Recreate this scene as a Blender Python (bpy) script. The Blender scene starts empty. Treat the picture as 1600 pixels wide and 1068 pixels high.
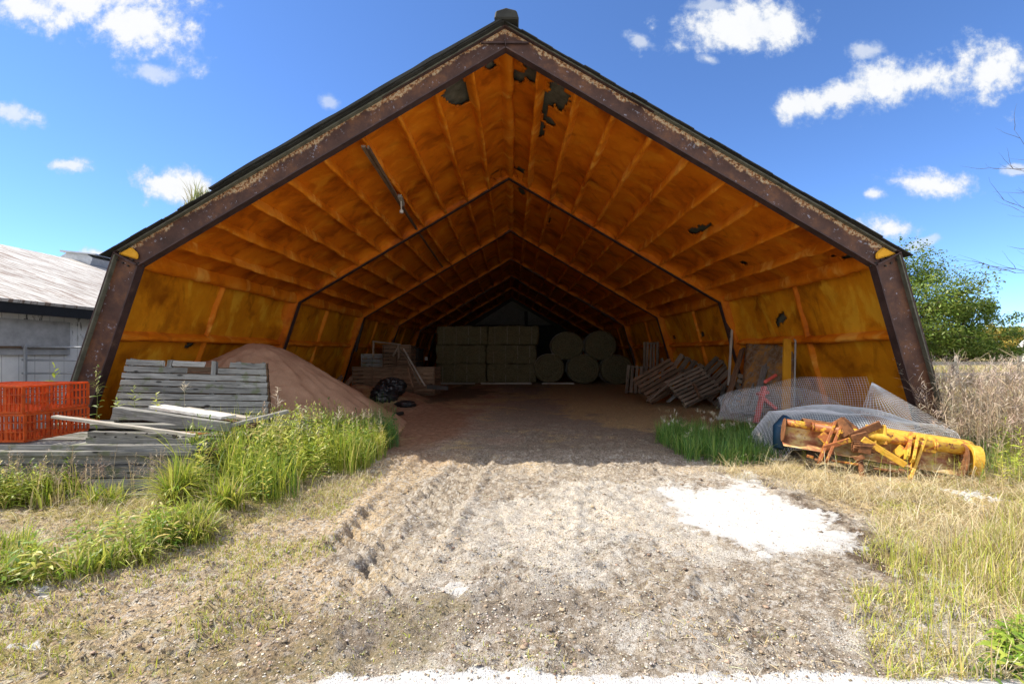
import bpy, math, random
import numpy as np
from mathutils import Vector, Matrix, Euler
random.seed(7); RNG = np.random.default_rng(11)
SC = bpy.context.scene
COL = SC.collection
rad = math.radians

# ------------------------------------------------------------------ camera
F = 711.0; CX, CY = 802.0, 550.0; H = 1.6
cam = bpy.data.cameras.new('camera'); camo = bpy.data.objects.new('camera', cam); COL.objects.link(camo)
camo.location = (0, 0, H); camo.rotation_euler = (rad(90), 0, 0)
cam.sensor_width = 36; cam.lens = F/1600*36; cam.shift_x = -2/1600; cam.shift_y = 16/1600
cam.clip_start = 0.05; cam.clip_end = 5000
SC.camera = camo
SC.view_settings.view_transform = 'Standard'; SC.view_settings.look = 'None'
SC.view_settings.gamma = 1; SC.view_settings.use_curve_mapping = False
SC.view_settings.exposure = 0.86
SC.cycles.use_denoising = True
SC.cycles.max_bounces = 8; SC.cycles.diffuse_bounces = 5; SC.cycles.transparent_max_bounces = 12
SC.cycles.caustics_reflective = False; SC.cycles.caustics_refractive = False
SC.cycles.sample_clamp_indirect = 6

# ------------------------------------------------------------------ sun and sky
SUN = Vector((-1.0, 0.09, 1.15)).normalized()
el = math.asin(SUN.z); az = math.atan2(SUN.x, SUN.y)
sl = bpy.data.lights.new('sun', 'SUN'); sl.energy = 4.2; sl.angle = rad(0.53); sl.color = (1.0, 0.91, 0.76)
so = bpy.data.objects.new('sun', sl); COL.objects.link(so)
so.rotation_euler = (-SUN).to_track_quat('-Z', 'Y').to_euler(); so.location = (-20, 3, 20)

class NT:
    """tiny node-tree builder"""
    def __init__(s, tree): s.t = tree
    def n(s, typ, ins=None, **props):
        nd = s.t.nodes.new(typ)
        for k, v in props.items(): setattr(nd, k, v)
        for k, v in (ins or {}).items():
            sock = nd.inputs[k]
            if hasattr(v, 'is_output') or isinstance(v, bpy.types.NodeSocket): s.t.links.new(v, sock)
            else: sock.default_value = v
        return nd
    def math(s, op, a, b=0.5, c=None, clamp=False):
        nd = s.n('ShaderNodeMath', operation=op, use_clamp=clamp)
        for i, v in enumerate((a, b, c)):
            if v is None: continue
            if isinstance(v, bpy.types.NodeSocket): s.t.links.new(v, nd.inputs[i])
            else: nd.inputs[i].default_value = v
        return nd.outputs[0]
    def vmath(s, op, a, b=None):
        nd = s.n('ShaderNodeVectorMath', operation=op)
        for i, v in enumerate((a, b)):
            if v is None: continue
            if isinstance(v, bpy.types.NodeSocket): s.t.links.new(v, nd.inputs[i])
            else: nd.inputs[i].default_value = v
        return nd.outputs['Value'] if op in ('DOT_PRODUCT', 'LENGTH', 'DISTANCE') else nd.outputs[0]
    def noise(s, vec, scale, detail=4, rough=0.55, dist=0.0):
        return s.n('ShaderNodeTexNoise', {'Vector': vec, 'Scale': scale, 'Detail': detail, 'Roughness': rough, 'Distortion': dist}).outputs[0]
    def ramp(s, fac, stops, interp='LINEAR'):
        nd = s.n('ShaderNodeValToRGB', {'Fac': fac}); cr = nd.color_ramp; cr.interpolation = interp
        while len(cr.elements) < len(stops): cr.elements.new(0.5)
        for e, (p, c) in zip(cr.elements, stops):
            e.position = p
            e.color = (c, c, c, 1) if isinstance(c, (int, float)) else (*c[:3], 1)
        return nd.outputs[0]
    def sstep(s, x, a, b):
        return s.n('ShaderNodeMapRange', {'Value': x, 'From Min': a, 'From Max': b}, interpolation_type='SMOOTHSTEP').outputs[0]
    def mix(s, f, a, b, blend='MIX'):
        nd = s.n('ShaderNodeMix', data_type='RGBA', blend_type=blend, clamp_factor=True)
        for k, v in ((0, f), (6, a), (7, b)):
            if isinstance(v, bpy.types.NodeSocket): s.t.links.new(v, nd.inputs[k])
            else: nd.inputs[k].default_value = v if k == 0 else ((*v[:3], 1) if not isinstance(v, (int, float)) else (v, v, v, 1))
        return nd.outputs[2]
    def scalevec(s, vec, sc):
        return s.n('ShaderNodeMapping', {'Vector': vec, 'Scale': sc}).outputs[0]

w = bpy.data.worlds.new('World'); SC.world = w; w.use_nodes = True
W = NT(w.node_tree); w.node_tree.nodes.clear()
sky = W.n('ShaderNodeTexSky', sky_type='NISHITA', sun_disc=False, sun_elevation=el, sun_rotation=az, altitude=100, air_density=0.7, dust_density=0.0, ozone_density=6.0)
tc = W.n('ShaderNodeTexCoord').outputs['Generated']
dirn = W.vmath('NORMALIZE', tc)
skycol = W.mix(1.0, sky.outputs[0], (0.76, 0.87, 1.0), 'MULTIPLY')
sep = W.n('ShaderNodeSeparateXYZ', {'Vector': dirn})
# clouds laid out by compass direction: azimuth tangent u and height tangent v of the direction
ysafe = W.math('MAXIMUM', W.math('ABSOLUTE', sep.outputs[1]), 0.05)
U = W.math('DIVIDE', sep.outputs[0], ysafe); V = W.math('DIVIDE', sep.outputs[2], ysafe)
front = W.math('GREATER_THAN', sep.outputs[1], 0.05)
uv = W.n('ShaderNodeCombineXYZ', {'X': U, 'Y': V}).outputs[0]
n1 = W.noise(uv, 6.0, 8, 0.62, 0.3); n2 = W.noise(uv, 19.0, 8, 0.65)
warp = W.math('ADD', W.math('MULTIPLY', W.math('SUBTRACT', n1, 0.5), 3.0), W.math('MULTIPLY', W.math('SUBTRACT', n2, 0.5), 2.0))
CL = [  # px, py, rx, ry, angle, strength
 (215, 40, 95, 48, 0.35, 1.0), (120, -20, 170, 60, 0.1, 1.1), (235, 112, 52, 18, 0.1, 0.35), (110, 258, 40, 14, 0, 0.8), (262, 290, 72, 27, 0.1, 1.0),
 (25, 180, 40, 20, 0.1, 0.6), (1150, 48, 105, 40, -0.1, 1.0), (1105, 92, 26, 12, 0.2, .5), (1110, 8, 45, 14, 0, .35), (1000, 62, 32, 12, 0.5, 0.35), (1300, 150, 85, 30, -0.35, 0.95), (1430, 125, 110, 38, -0.15, 1.1),
 (1550, 110, 90, 50, 0.1, 1.15), (1355, 78, 32, 15, 0, 0.4), (1445, 287, 62, 19, 0.12, 1.0), (1366, 303, 22, 11, 0.0, 0.9), (1382, 356, 46, 20, 0, 1.05),
 (1585, 265, 22, 9, 0, 0.4), (1440, 380, 34, 9, -.3, .25), (515, 160, 22, 18, 0.4, 0.12), (150, 398, 34, 12, 0, 0.9)]
tot = None
for (px, py, rx, ry, an, st) in CL:
    u0, v0 = (px-CX)/F, (CY-py)/F
    du = W.math('SUBTRACT', U, u0); dv = W.math('SUBTRACT', V, v0)
    ca, sa = math.cos(-an), math.sin(-an)
    a = W.math('MULTIPLY_ADD', du, ca*F/rx, W.math('MULTIPLY', dv, sa*F/rx))
    b = W.math('MULTIPLY_ADD', du, -sa*F/ry, W.math('MULTIPLY', dv, ca*F/ry))
    d2 = W.math('ADD', W.math('MULTIPLY', a, a), W.math('MULTIPLY', b, b))
    e = W.math('SUBTRACT', 0.95, W.math('SQRT', d2))
    e = W.math('ADD', e, warp)
    e = W.math('MULTIPLY', W.sstep(W.math('SUBTRACT', e, (1-min(st, 1.0))*.30), -0.30, 0.55), .5+.5*min(st, 1.0))
    tot = e if tot is None else W.math('MAXIMUM', tot, e)
tot = W.math('MULTIPLY', tot, front)
# unseen clouds round the rest of the sky, thickened to light the barn interior
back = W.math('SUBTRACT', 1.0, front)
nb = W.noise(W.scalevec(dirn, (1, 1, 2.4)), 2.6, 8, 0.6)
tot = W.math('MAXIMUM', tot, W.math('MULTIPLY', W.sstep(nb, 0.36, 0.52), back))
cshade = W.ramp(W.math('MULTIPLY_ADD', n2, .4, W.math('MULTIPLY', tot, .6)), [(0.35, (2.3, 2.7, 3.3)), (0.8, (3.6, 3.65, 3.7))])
cshade = W.mix(back, cshade, W.ramp(nb, [(0.35, (5.6, 5.6, 5.7)), (0.75, (3.6, 3.7, 3.9))]))   # extra-bright cloud behind the viewer, added as fill light for the barn
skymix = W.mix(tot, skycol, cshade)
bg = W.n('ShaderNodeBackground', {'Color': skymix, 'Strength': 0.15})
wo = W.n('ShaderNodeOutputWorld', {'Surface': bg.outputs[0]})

# ------------------------------------------------------------------ numeric noise
def _hash(ix, iy, s=0):
    h = (ix.astype(np.int64)*374761393 + iy.astype(np.int64)*668265263 + s*974634777) & 0x7fffffff
    h = ((h ^ (h >> 13))*1274126177) & 0x7fffffff
    return ((h ^ (h >> 16)) & 0xffff)/65535.0
def vnoise(x, y, s=0):
    x = np.asarray(x, float); y = np.asarray(y, float)
    ix = np.floor(x); iy = np.floor(y); fx = x-ix; fy = y-iy
    fx = fx*fx*(3-2*fx); fy = fy*fy*(3-2*fy)
    a = _hash(ix, iy, s); b = _hash(ix+1, iy, s); c = _hash(ix, iy+1, s); d = _hash(ix+1, iy+1, s)
    return (a*(1-fx)+b*fx)*(1-fy)+(c*(1-fx)+d*fx)*fy
def fbm(x, y, o=4, s=0):
    t = 0; a = 0.5; tt = 0
    for k in range(o):
        t = t + a*vnoise(np.asarray(x)*2**k+17.3*k, np.asarray(y)*2**k+9.1*k, s+k); tt += a; a *= 0.5
    return t/tt
def sm(x, a, b):
    t = np.clip((x-a)/(b-a), 0, 1); return t*t*(3-2*t)

# ------------------------------------------------------------------ pixel helpers (used to measure the place)
def P(px, py, d): return Vector(((px-CX)/F*d, d, H+(CY-py)/F*d))
def G(px, py):
    d = F*H/(py-CY); return ((px-CX)/F*d, d)

# ------------------------------------------------------------------ objects
def tag(o, label=None, cat=None, group=None, kind=None):
    if label: o['label'] = label
    if cat: o['category'] = cat
    if group: o['group'] = group
    if kind: o['kind'] = kind
    return o
ORG = {}
def thing(name, label, cat, loc=(0, 0, 0), group=None):
    o = bpy.data.objects.new(name, None); COL.objects.link(o); o.location = loc; o.empty_display_size = 0.2
    ORG[o.name] = Vector(loc)
    return tag(o, label, cat, group)
def smooth(me): me.polygons.foreach_set('use_smooth', [True]*len(me.polygons))
class MB:
    """collects shapes, each with UV = (metres along, metres across) plus a random offset per shape"""
    def __init__(s): s.v = []; s.f = []; s.uv = []; s.c = []
    def add(s, vs, fs, uvs=None, rnd=None):
        k = len(s.v); s.v += [tuple(p) for p in vs]
        ro = random.random()*50 if rnd is None else rnd
        for i, f in enumerate(fs):
            s.f.append(tuple(j+k for j in f))
            if uvs: s.uv += [(a+ro, b+ro*1.7) for a, b in uvs[i]]
            else: s.uv += [(ro, ro)]*len(f)
    def box(s, c, size, R=None, rnd=None, jit=0.0):
        hx, hy, hz = size[0]/2, size[1]/2, size[2]/2
        pts = [Vector((x, y, z)) for x in (-hx, hx) for y in (-hy, hy) for z in (-hz, hz)]
        fs = [(0, 1, 3, 2), (4, 6, 7, 5), (0, 4, 5, 1), (2, 3, 7, 6), (0, 2, 6, 4), (1, 5, 7, 3)]
        big = max(range(3), key=lambda i: size[i])
        uvs = []
        for f in fs:
            q = []
            for j in f:
                p = pts[j]; o = [p[i] for i in range(3) if i != big]
                q.append((p[big], o[0]+o[1]*1.0))
            uvs.append(q)
        if jit: pts = [p+Vector((random.uniform(-jit, jit), random.uniform(-jit, jit), random.uniform(-jit, jit))) for p in pts]
        if R is not None: pts = [R @ p for p in pts]
        c = Vector(c); s.add([p+c for p in pts], fs, uvs, rnd)
    def beam(s, a, b, w, h, up=(0, 0, 1), rnd=None, jit=0.0):
        a = Vector(a); b = Vector(b); x = (b-a); L = x.length; x.normalize(); up = Vector(up)
        y = up.cross(x)
        if y.length < 1e-4: y = Vector((0, 1, 0)).cross(x)
        y.normalize(); z = x.cross(y)
        R = Matrix((x, y, z)).transposed()
        s.box((a+b)/2, (L, w, h), R, rnd, jit)
    def board(s, a, b, w, h, up=(0, 0, 1), sag=0.0, n=8, rough=0.004):
        """a board along a-b with a slight bow, ragged ends and edges"""
        a = Vector(a); b = Vector(b); x = (b-a); L = x.length; x.normalize(); up = Vector(up)
        y = up.cross(x); y.normalize(); z = x.cross(y)
        vs = []; uvr = []
        tw = random.uniform(-0.05, 0.05)
        for i in range(n+1):
            t = i/n; c = a+(b-a)*t+z*(-sag*4*t*(1-t)+random.uniform(-rough, rough)*.5)
            e = tw*(t-.5)
            for (sy, sz) in ((-1, -1), (1, -1), (1, 1), (-1, 1)):
                ex = random.uniform(-.012, .012) if i in (0, n) else 0
                vs.append(c+y*(sy*w/2*(1)+random.uniform(-rough, rough)*.5-sz*e*h)+z*(sz*h/2+random.uniform(-rough, rough)*.35+sy*e*w)+x*ex)
        fs = []; uvs = []
        per = [0, w, w+h, 2*w+h, 2*w+2*h]
        for i in range(n):
            for k in range(4):
                k2 = (k+1) % 4
                fs.append((i*4+k, i*4+k2, (i+1)*4+k2, (i+1)*4+k))
                uvs.append([(i*L/n, per[k]), (i*L/n, per[k+1]), ((i+1)*L/n, per[k+1]), ((i+1)*L/n, per[k])])
        fs.append((3, 2, 1, 0)); uvs.append([(0, 0), (0, .01), (.01, .01), (.01, 0)])
        m = n*4; fs.append((m, m+1, m+2, m+3)); uvs.append([(0, 0), (0, .01), (.01, .01), (.01, 0)])
        s.add(vs, fs, uvs)
    def tube(s, pts, r, n=8, caps=True, rnd=None):
        pts = [Vector(p) for p in pts]; rs = r if isinstance(r, (list, tuple)) else [r]*len(pts)
        vs = []; fs = []; uvs = []; L = 0
        d0 = (pts[1]-pts[0]).normalized()
        ref = Vector((0, 0, 1)) if abs(d0.z) < .9 else Vector((1, 0, 0))
        X = d0.cross(ref).normalized()
        for i, p in enumerate(pts):
            d = (pts[min(i+1, len(pts)-1)]-pts[max(i-1, 0)]).normalized()
            X = (X-d*X.dot(d)).normalized(); Y = d.cross(X)
            for k in range(n):
                an = 2*math.pi*k/n; vs.append(p+(X*math.cos(an)+Y*math.sin(an))*rs[i])
            if i:
                L2 = L+(pts[i]-pts[i-1]).length
                for k in range(n):
                    k2 = (k+1) % n
                    fs.append(((i-1)*n+k, (i-1)*n+k2, i*n+k2, i*n+k))
                    v0, v1 = 2*math.pi*rs[i]*k/n, 2*math.pi*rs[i]*(k+1)/n
                    uvs.append([(L, v0), (L, v1), (L2, v1), (L2, v0)])
                L = L2
        if caps:
            fs.append(tuple(reversed(range(n)))); uvs.append([(0, 0)]*n)
            m = (len(pts)-1)*n; fs.append(tuple(range(m, m+n))); uvs.append([(0, 0)]*n)
        s.add(vs, fs, uvs, rnd)
    def prism(s, poly, off, rnd=None):
        """extrude polygon (list of Vector) by vector off"""
        n = len(poly); off = Vector(off); vs = [Vector(p) for p in poly]+[Vector(p)+off for p in poly]
        fs = [tuple(reversed(range(n))), tuple(range(n, 2*n))]+[(i, (i+1) % n, n+(i+1) % n, n+i) for i in range(n)]
        c = vs[0]; a = (vs[1]-vs[0]).normalized(); nn = off.normalized(); b = nn.cross(a)
        uvs = [[((vs[j]-c).dot(a), (vs[j]-c).dot(b)+(vs[j]-c).dot(nn)) for j in f] for f in fs]
        s.add(vs, fs, uvs, rnd)
    def build(s, name, mat, parent=None, sm_=False, bevel=0.0, origin=None):
        V = np.array(s.v, dtype=float)
        if parent is not None: org = ORG[parent.name]
        elif origin is not None: org = Vector(origin)
        else: org = Vector((float((V[:, 0].min()+V[:, 0].max())/2), float((V[:, 1].min()+V[:, 1].max())/2), float(V[:, 2].min())))
        V = V-np.array(org)
        me = bpy.data.meshes.new(name); me.from_pydata(V.tolist(), [], s.f); me.materials.append(mat)
        uvl = me.uv_layers.new(name='UVMap'); uvl.data.foreach_set('uv', np.array(s.uv, dtype=np.float32).ravel())
        if sm_: smooth(me)
        o = bpy.data.objects.new(name, me); COL.objects.link(o)
        ORG[o.name] = org
        if parent is not None: o.parent = parent
        else: o.location = org
        if bevel:
            m = o.modifiers.new('bevel', 'BEVEL'); m.width = bevel; m.segments = 1; m.limit_method = 'ANGLE'; m.angle_limit = rad(50)
        return o
def npmesh(name, V, Fq, mat, parent=None, attrs=None, sm_=True, uv=None, origin=None, tris=None, modonly=False):
    """fast mesh from numpy arrays; Fq quads (n,4) and/or tris (m,3)"""
    V = np.asarray(V, dtype=np.float64)
    org = ORG[parent.name] if parent is not None else (Vector(origin) if origin is not None else Vector((0, 0, 0)))
    me = bpy.data.meshes.new(name)
    nq = 0 if Fq is None else len(Fq); nt_ = 0 if tris is None else len(tris)
    me.vertices.add(len(V)); me.vertices.foreach_set('co', (V-np.array(org)).astype(np.float32).ravel())
    loops = np.concatenate([a for a in ((Fq.ravel() if nq else None), (tris.ravel() if nt_ else None)) if a is not None]).astype(np.int32)
    me.loops.add(len(loops)); me.loops.foreach_set('vertex_index', loops)
    me.polygons.add(nq+nt_)
    ls = np.concatenate([np.arange(nq)*4, nq*4+np.arange(nt_)*3]).astype(np.int32)
    me.polygons.foreach_set('loop_start', ls)
    try: me.polygons.foreach_set('loop_total', np.concatenate([np.full(nq, 4), np.full(nt_, 3)]).astype(np.int32))
    except Exception: pass
    if uv is not None:
        l = me.uv_layers.new(name='UVMap'); l.data.foreach_set('uv', np.asarray(uv)[loops].astype(np.float32).ravel())
    me.update(calc_edges=True); me.validate()
    for k, a in (attrs or {}).items():
        at = me.attributes.new(k, 'FLOAT_COLOR', 'POINT')
        a = np.asarray(a, dtype=np.float32)
        if a.shape[1] == 3: a = np.concatenate([a, np.ones((len(a), 1), np.float32)], 1)
        at.data.foreach_set('color', a.ravel())
    if sm_: smooth(me)
    me.materials.append(mat)
    o = bpy.data.objects.new(name, me); COL.objects.link(o); ORG[o.name] = org
    if parent is not None: o.parent = parent
    else: o.location = org
    return o
def gridfaces(nr, nc):
    i = np.arange(nr-1)[:, None]*nc+np.arange(nc-1)[None, :]
    i = i.ravel(); return np.stack([i, i+1, i+nc+1, i+nc], 1)

# ------------------------------------------------------------------ materials
def mat(name):
    m = bpy.data.materials.new(name); m.use_nodes = True; m.node_tree.nodes.clear(); return m, NT(m.node_tree)
def finish(m, N, col, rough=0.8, bump=None, bs=0.5, bd=0.01, metal=0.0, spec=0.3, extra=None):
    ins = {'Base Color': col if isinstance(col, bpy.types.NodeSocket) else (*col[:3], 1), 'Roughness': rough, 'Metallic': metal, 'Specular IOR Level': spec}
    if bump is not None:
        b = N.n('ShaderNodeBump', {'Height': bump, 'Strength': bs, 'Distance': bd}); ins['Normal'] = b.outputs[0]
    ins.update(extra or {})
    p = N.n('ShaderNodeBsdfPrincipled', ins)
    N.n('ShaderNodeOutputMaterial', {'Surface': p.outputs[0]})
    return m
def wood(name, dark, mid, light, moss=0.0):
    m, N = mat(name); uv = N.n('ShaderNodeUVMap').outputs[0]
    g = N.noise(N.scalevec(uv, (3, 60, 1)), 1.0, 6, 0.65, 0.3)
    g2 = N.noise(N.scalevec(uv, (1.2, 9, 1)), 1.0, 4, 0.6)
    tone = N.noise(N.scalevec(uv, (.25, .25, 1)), 1.0, 1)
    c = N.ramp(g, [(0.28, dark), (0.5, mid), (0.72, light)])
    c = N.mix(N.math('MULTIPLY', N.sstep(g2, 0.5, 0.68), .7), c, dark)
    c = N.mix(1.0, c, N.ramp(tone, [(0.3, 0.62), (0.7, 1.25)]), 'MULTIPLY')
    knots = N.n('ShaderNodeTexVoronoi', {'Vector': N.scalevec(uv, (2.2, 7, 1)), 'Scale': 1.0}).outputs[0]
    c = N.mix(N.sstep(knots, 0.13, 0.07), c, tuple(x*.4 for x in dark))
    if moss:
        oc = N.n('ShaderNodeTexCoord').outputs['Object']
        mm = N.noise(oc, 5, 4, .6); c = N.mix(N.math('MULTIPLY', N.sstep(mm, 0.56, 0.66), moss), c, (0.09, 0.12, 0.03))
    return finish(m, N, c, 0.85, g, 0.6, 0.006, spec=0.15)
M = {}
M['wood_grey'] = wood('weathered grey wood', (0.10, 0.10, 0.095), (0.25, 0.25, 0.24), (0.42, 0.42, 0.40), .5)
M['wood_pale'] = wood('sun bleached wood', (0.22, 0.20, 0.17), (0.44, 0.41, 0.36), (0.60, 0.57, 0.52))
M['wood_brown'] = wood('old brown wood', (0.07, 0.045, 0.028), (0.17, 0.11, 0.07), (0.30, 0.21, 0.14))
M['wood_pallet'] = wood('pallet wood', (0.07, 0.055, 0.042), (0.20, 0.16, 0.12), (0.34, 0.28, 0.22))
def simple(name, col, rough=0.7, var=0.25, scale=6, metal=0.0, bs=0.3, spec=0.3):
    m, N = mat(name); oc = N.n('ShaderNodeTexCoord').outputs['Object']
    a = N.noise(oc, scale, 6, .65)
    c = N.mix(1.0, col, N.ramp(a, [(0.25, 1-var), (0.75, 1+var)]), 'MULTIPLY')
    return finish(m, N, c, rough, a, bs, 0.01, metal, spec)
M['galv'] = simple('galvanised steel', (0.45, 0.47, 0.50), 0.45, .2, 8, .6)
M['wire'] = simple('galvanised wire', (0.60, 0.62, 0.66), 0.5, .2, 8, .1)
M['black'] = simple('black plastic', (0.012, 0.013, 0.016), 0.35, .4, 9, 0, .5, .5)
M['dark'] = simple('dark steel', (0.03, 0.027, 0.025), 0.7, .4)
M['red'] = simple('faded red paint', (0.42, 0.07, 0.055), 0.6, .4, 14)
M['blue'] = simple('blue plastic', (0.015, 0.055, 0.11), 0.45, .3)
M['white'] = simple('white paint', (0.62, 0.62, 0.60), 0.6, .15)
M['concrete'] = simple('grey concrete', (0.3, 0.29, 0.27), .9, .3)
M['roofmetal'] = simple('dull roofing metal', (0.030, 0.031, 0.028), 0.75, .6, 3, .1)
M['underlay'] = simple('grey metal sheet behind the foam', (0.11, 0.11, 0.085), 0.7, .5, 7)

# rusty purple-brown steel of the frames; UV x = metres along, y = 0..1 across the beam
m, N = mat('rusty purple brown steel'); uv = N.n('ShaderNodeUVMap').outputs[0]; oc = N.n('ShaderNodeTexCoord').outputs['Object']
a = N.noise(oc, 3.0, 8, .7); b = N.noise(oc, 22, 6, .7); c2 = N.noise(N.scalevec(uv, (1.2, .8, 1)), 3.2, 8, .72)
col = N.ramp(a, [(0.3, (0.040, 0.018, 0.013)), (0.5, (0.078, 0.036, 0.025)), (0.66, (0.15, 0.065, 0.03))])
sepu = N.n('ShaderNodeSeparateXYZ', {'Vector': uv}).outputs[1]
flk = N.sstep(N.math('ADD', b, N.math('MULTIPLY', N.sstep(c2, .45, .65), 0.20)), 0.70, 0.74)
col = N.mix(N.math('MULTIPLY', flk, .75), col, (0.30, 0.30, 0.36))
# old foam and peeled paint left along the outer edge of the web
edge = N.math('ADD', sepu, N.math('MULTIPLY', N.math('ADD', N.math('SUBTRACT', N.noise(oc, 5, 6, .7), .5), N.math('MULTIPLY', N.math('SUBTRACT', N.noise(oc, 1.1, 3, .6), .5), 1.1)), .9))
col = N.mix(N.sstep(edge, .73, .85), col, N.ramp(b, [(0.38, (0.03, 0.02, 0.012)), (0.48, (0.33, 0.14, 0.05)), (0.56, (0.55, 0.44, 0.28)), (0.7, (0.06, 0.04, 0.03))]))
M['rust'] = finish(m, N, col, 0.62, b, 0.4, 0.008, 0.15, .4)
m, N = mat('rusty dark flange'); oc = N.n('ShaderNodeTexCoord').outputs['Object']
a = N.noise(oc, 4.0, 8, .7)
M['flange'] = finish(m, N, N.ramp(a, [(0.3, (0.035, 0.022, 0.022)), (0.6, (0.075, 0.045, 0.042)), (0.75, (0.16, 0.10, 0.07))]), .65, a, .4, .01, .15)

def foam(name, dark, mid, lite, yel, yamt):
    m, N = mat(name); oc = N.n('ShaderNodeTexCoord').outputs['Object']
    a = N.noise(oc, 1.1, 6, .6, .4); b = N.noise(N.scalevec(oc, (1, 1.2, .6)), 1.7, 7, .62, .5); c = N.noise(oc, 26, 5, .6)
    col = N.ramp(a, [(0.28, dark), (0.48, mid), (0.72, lite)])
    col = N.mix(N.math('MULTIPLY', N.sstep(b, 0.52, 0.66), yamt), col, yel)
    col = N.mix(N.math('MULTIPLY', N.sstep(b, 0.46, 0.34), .5), col, dark)
    at = N.n('ShaderNodeAttribute', attribute_name='edge').outputs['Fac']
    col = N.mix(N.math('MULTIPLY', at, .8), col, tuple(x*.35 for x in dark))
    h = N.math('ADD', N.math('MULTIPLY', b, 1.0), N.math('MULTIPLY', c, .25))
    return finish(m, N, col, N.ramp(a, [(0.3, .50), (0.7, .75)]), h, .6, .03, 0, .16)
M['foam'] = foam('orange spray foam', (0.24, 0.048, 0.002), (0.60, 0.152, 0.005), (0.70, 0.215, 0.007), (0.76, 0.30, 0.02), .5)
M['foamwall'] = foam('yellow spray foam', (0.24, 0.065, 0.003), (0.64, 0.235, 0.007), (0.76, 0.33, 0.012), (0.80, 0.42, 0.03), .8)
M['foamrib'] = foam('raised foam ridges', (0.40, 0.085, 0.003), (0.68, 0.19, 0.006), (0.80, 0.30, 0.03), (0.85, 0.42, 0.07), .8)
M['foamplug'] = foam('bright yellow foam', (0.40, 0.15, 0.01), (0.62, 0.30, 0.02), (0.7, 0.36, 0.03), (0.75, 0.42, 0.05), .8)

def plantmat(name, trans=.35):
    m, N = mat(name)
    col = N.n('ShaderNodeAttribute', attribute_name='Col').outputs['Color']
    d = N.n('ShaderNodeBsdfDiffuse', {'Color': col, 'Roughness': .5})
    t = N.n('ShaderNodeBsdfTranslucent', {'Color': col})
    g = N.n('ShaderNodeBsdfGlossy', {'Color': (.9, .9, .9, 1), 'Roughness': .5})
    s1 = N.n('ShaderNodeMixShader', {0: trans, 1: d.outputs[0], 2: t.outputs[0]})
    s2 = N.n('ShaderNodeMixShader', {0: .04, 1: s1.outputs[0], 2: g.outputs[0]})
    N.n('ShaderNodeOutputMaterial', {'Surface': s2.outputs[0]}); return m
M['plant'] = plantmat('leaves and blades'); M['dryplant'] = plantmat('dry stalks', .15)
M['bark'] = simple('bark', (0.12, 0.095, 0.07), .9, .4, 12)

# ------------------------------------------------------------------ ground
D0 = 7.0; SP = 5.4; NF = 7; YB = D0+SP*(NF-1)
def polydist(x, y, poly):
    """signed distance, negative inside"""
    d = np.full(x.shape, 1e9); ins = np.zeros(x.shape, bool); n = len(poly)
    for i in range(n):
        ax, ay = poly[i]; bx, by = poly[(i+1) % n]
        ex, ey = bx-ax, by-ay; wx, wy = x-ax, y-ay
        t = np.clip((wx*ex+wy*ey)/(ex*ex+ey*ey), 0, 1)
        d = np.minimum(d, (wx-ex*t)**2+(wy-ey*t)**2)
        c = ((ay <= y) & (by > y)) | ((by <= y) & (ay > y))
        with np.errstate(divide='ignore', invalid='ignore'):
            xi = ax+(y-ay)*ex/(ey if ey != 0 else 1e-9)
        ins ^= c & (x < xi)
    d = np.sqrt(d); return np.where(ins, -d, d)
WHITE = [G(*p) for p in [(1015, 765), (1080, 764), (1140, 760), (1128, 742), (1175, 738), (1205, 770), (1290, 803), (1338, 848), (1250, 866), (1160, 862), (1080, 835)]]
DARKS = [G(*p) for p in [(1185, 745), (1225, 765), (1310, 800), (1370, 840), (1450, 890), (1430, 920), (1330, 880), (1330, 845), (1280, 805), (1210, 775)]]
def worley(x, y, sc, s=0):
    x = np.asarray(x, float)*sc; y = np.asarray(y, float)*sc; ix = np.floor(x); iy = np.floor(y); best = np.full(x.shape, 9.0)
    for dx in (-1, 0, 1):
        for dy in (-1, 0, 1):
            px_ = ix+dx+_hash(ix+dx, iy+dy, s); py_ = iy+dy+_hash(ix+dx, iy+dy, s+9); r_ = .35+.65*_hash(ix+dx, iy+dy, s+5)
            best = np.minimum(best, np.hypot(x-px_, y-py_)/r_)
    return best
def track(x, y, x0, y0, x1, y1, wd, amp, ph):
    t = (y-y0)/(y1-y0); xc = x0+(x1-x0)*t; u = (x-xc)/wd
    m = sm(1-np.abs(u), 0, .25)*sm(y, min(y0, y1)-.5, min(y0, y1)+.3)*(1-sm(y, max(y0, y1), max(y0, y1)+.7))
    m = m*sm(fbm(x*1.3, y*1.3, 2, 61), .28, .5)
    lug = np.sin(2*np.pi*(y+u*.26+.03*fbm(x*3, y*3, 2, 5))/.19+ph)
    lug = sm(lug, .1, .6)
    berm = np.exp(-((np.abs(u)-1.15)/.22)**2)*sm(y, min(y0, y1)-.3, min(y0, y1)+.3)*(1-sm(y, max(y0, y1), max(y0, y1)+.7))
    return m*(lug*amp-.035*amp/.03)+berm*.012*amp/.03
PILE = (-5.35, 9.5, 1.78)
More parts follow.
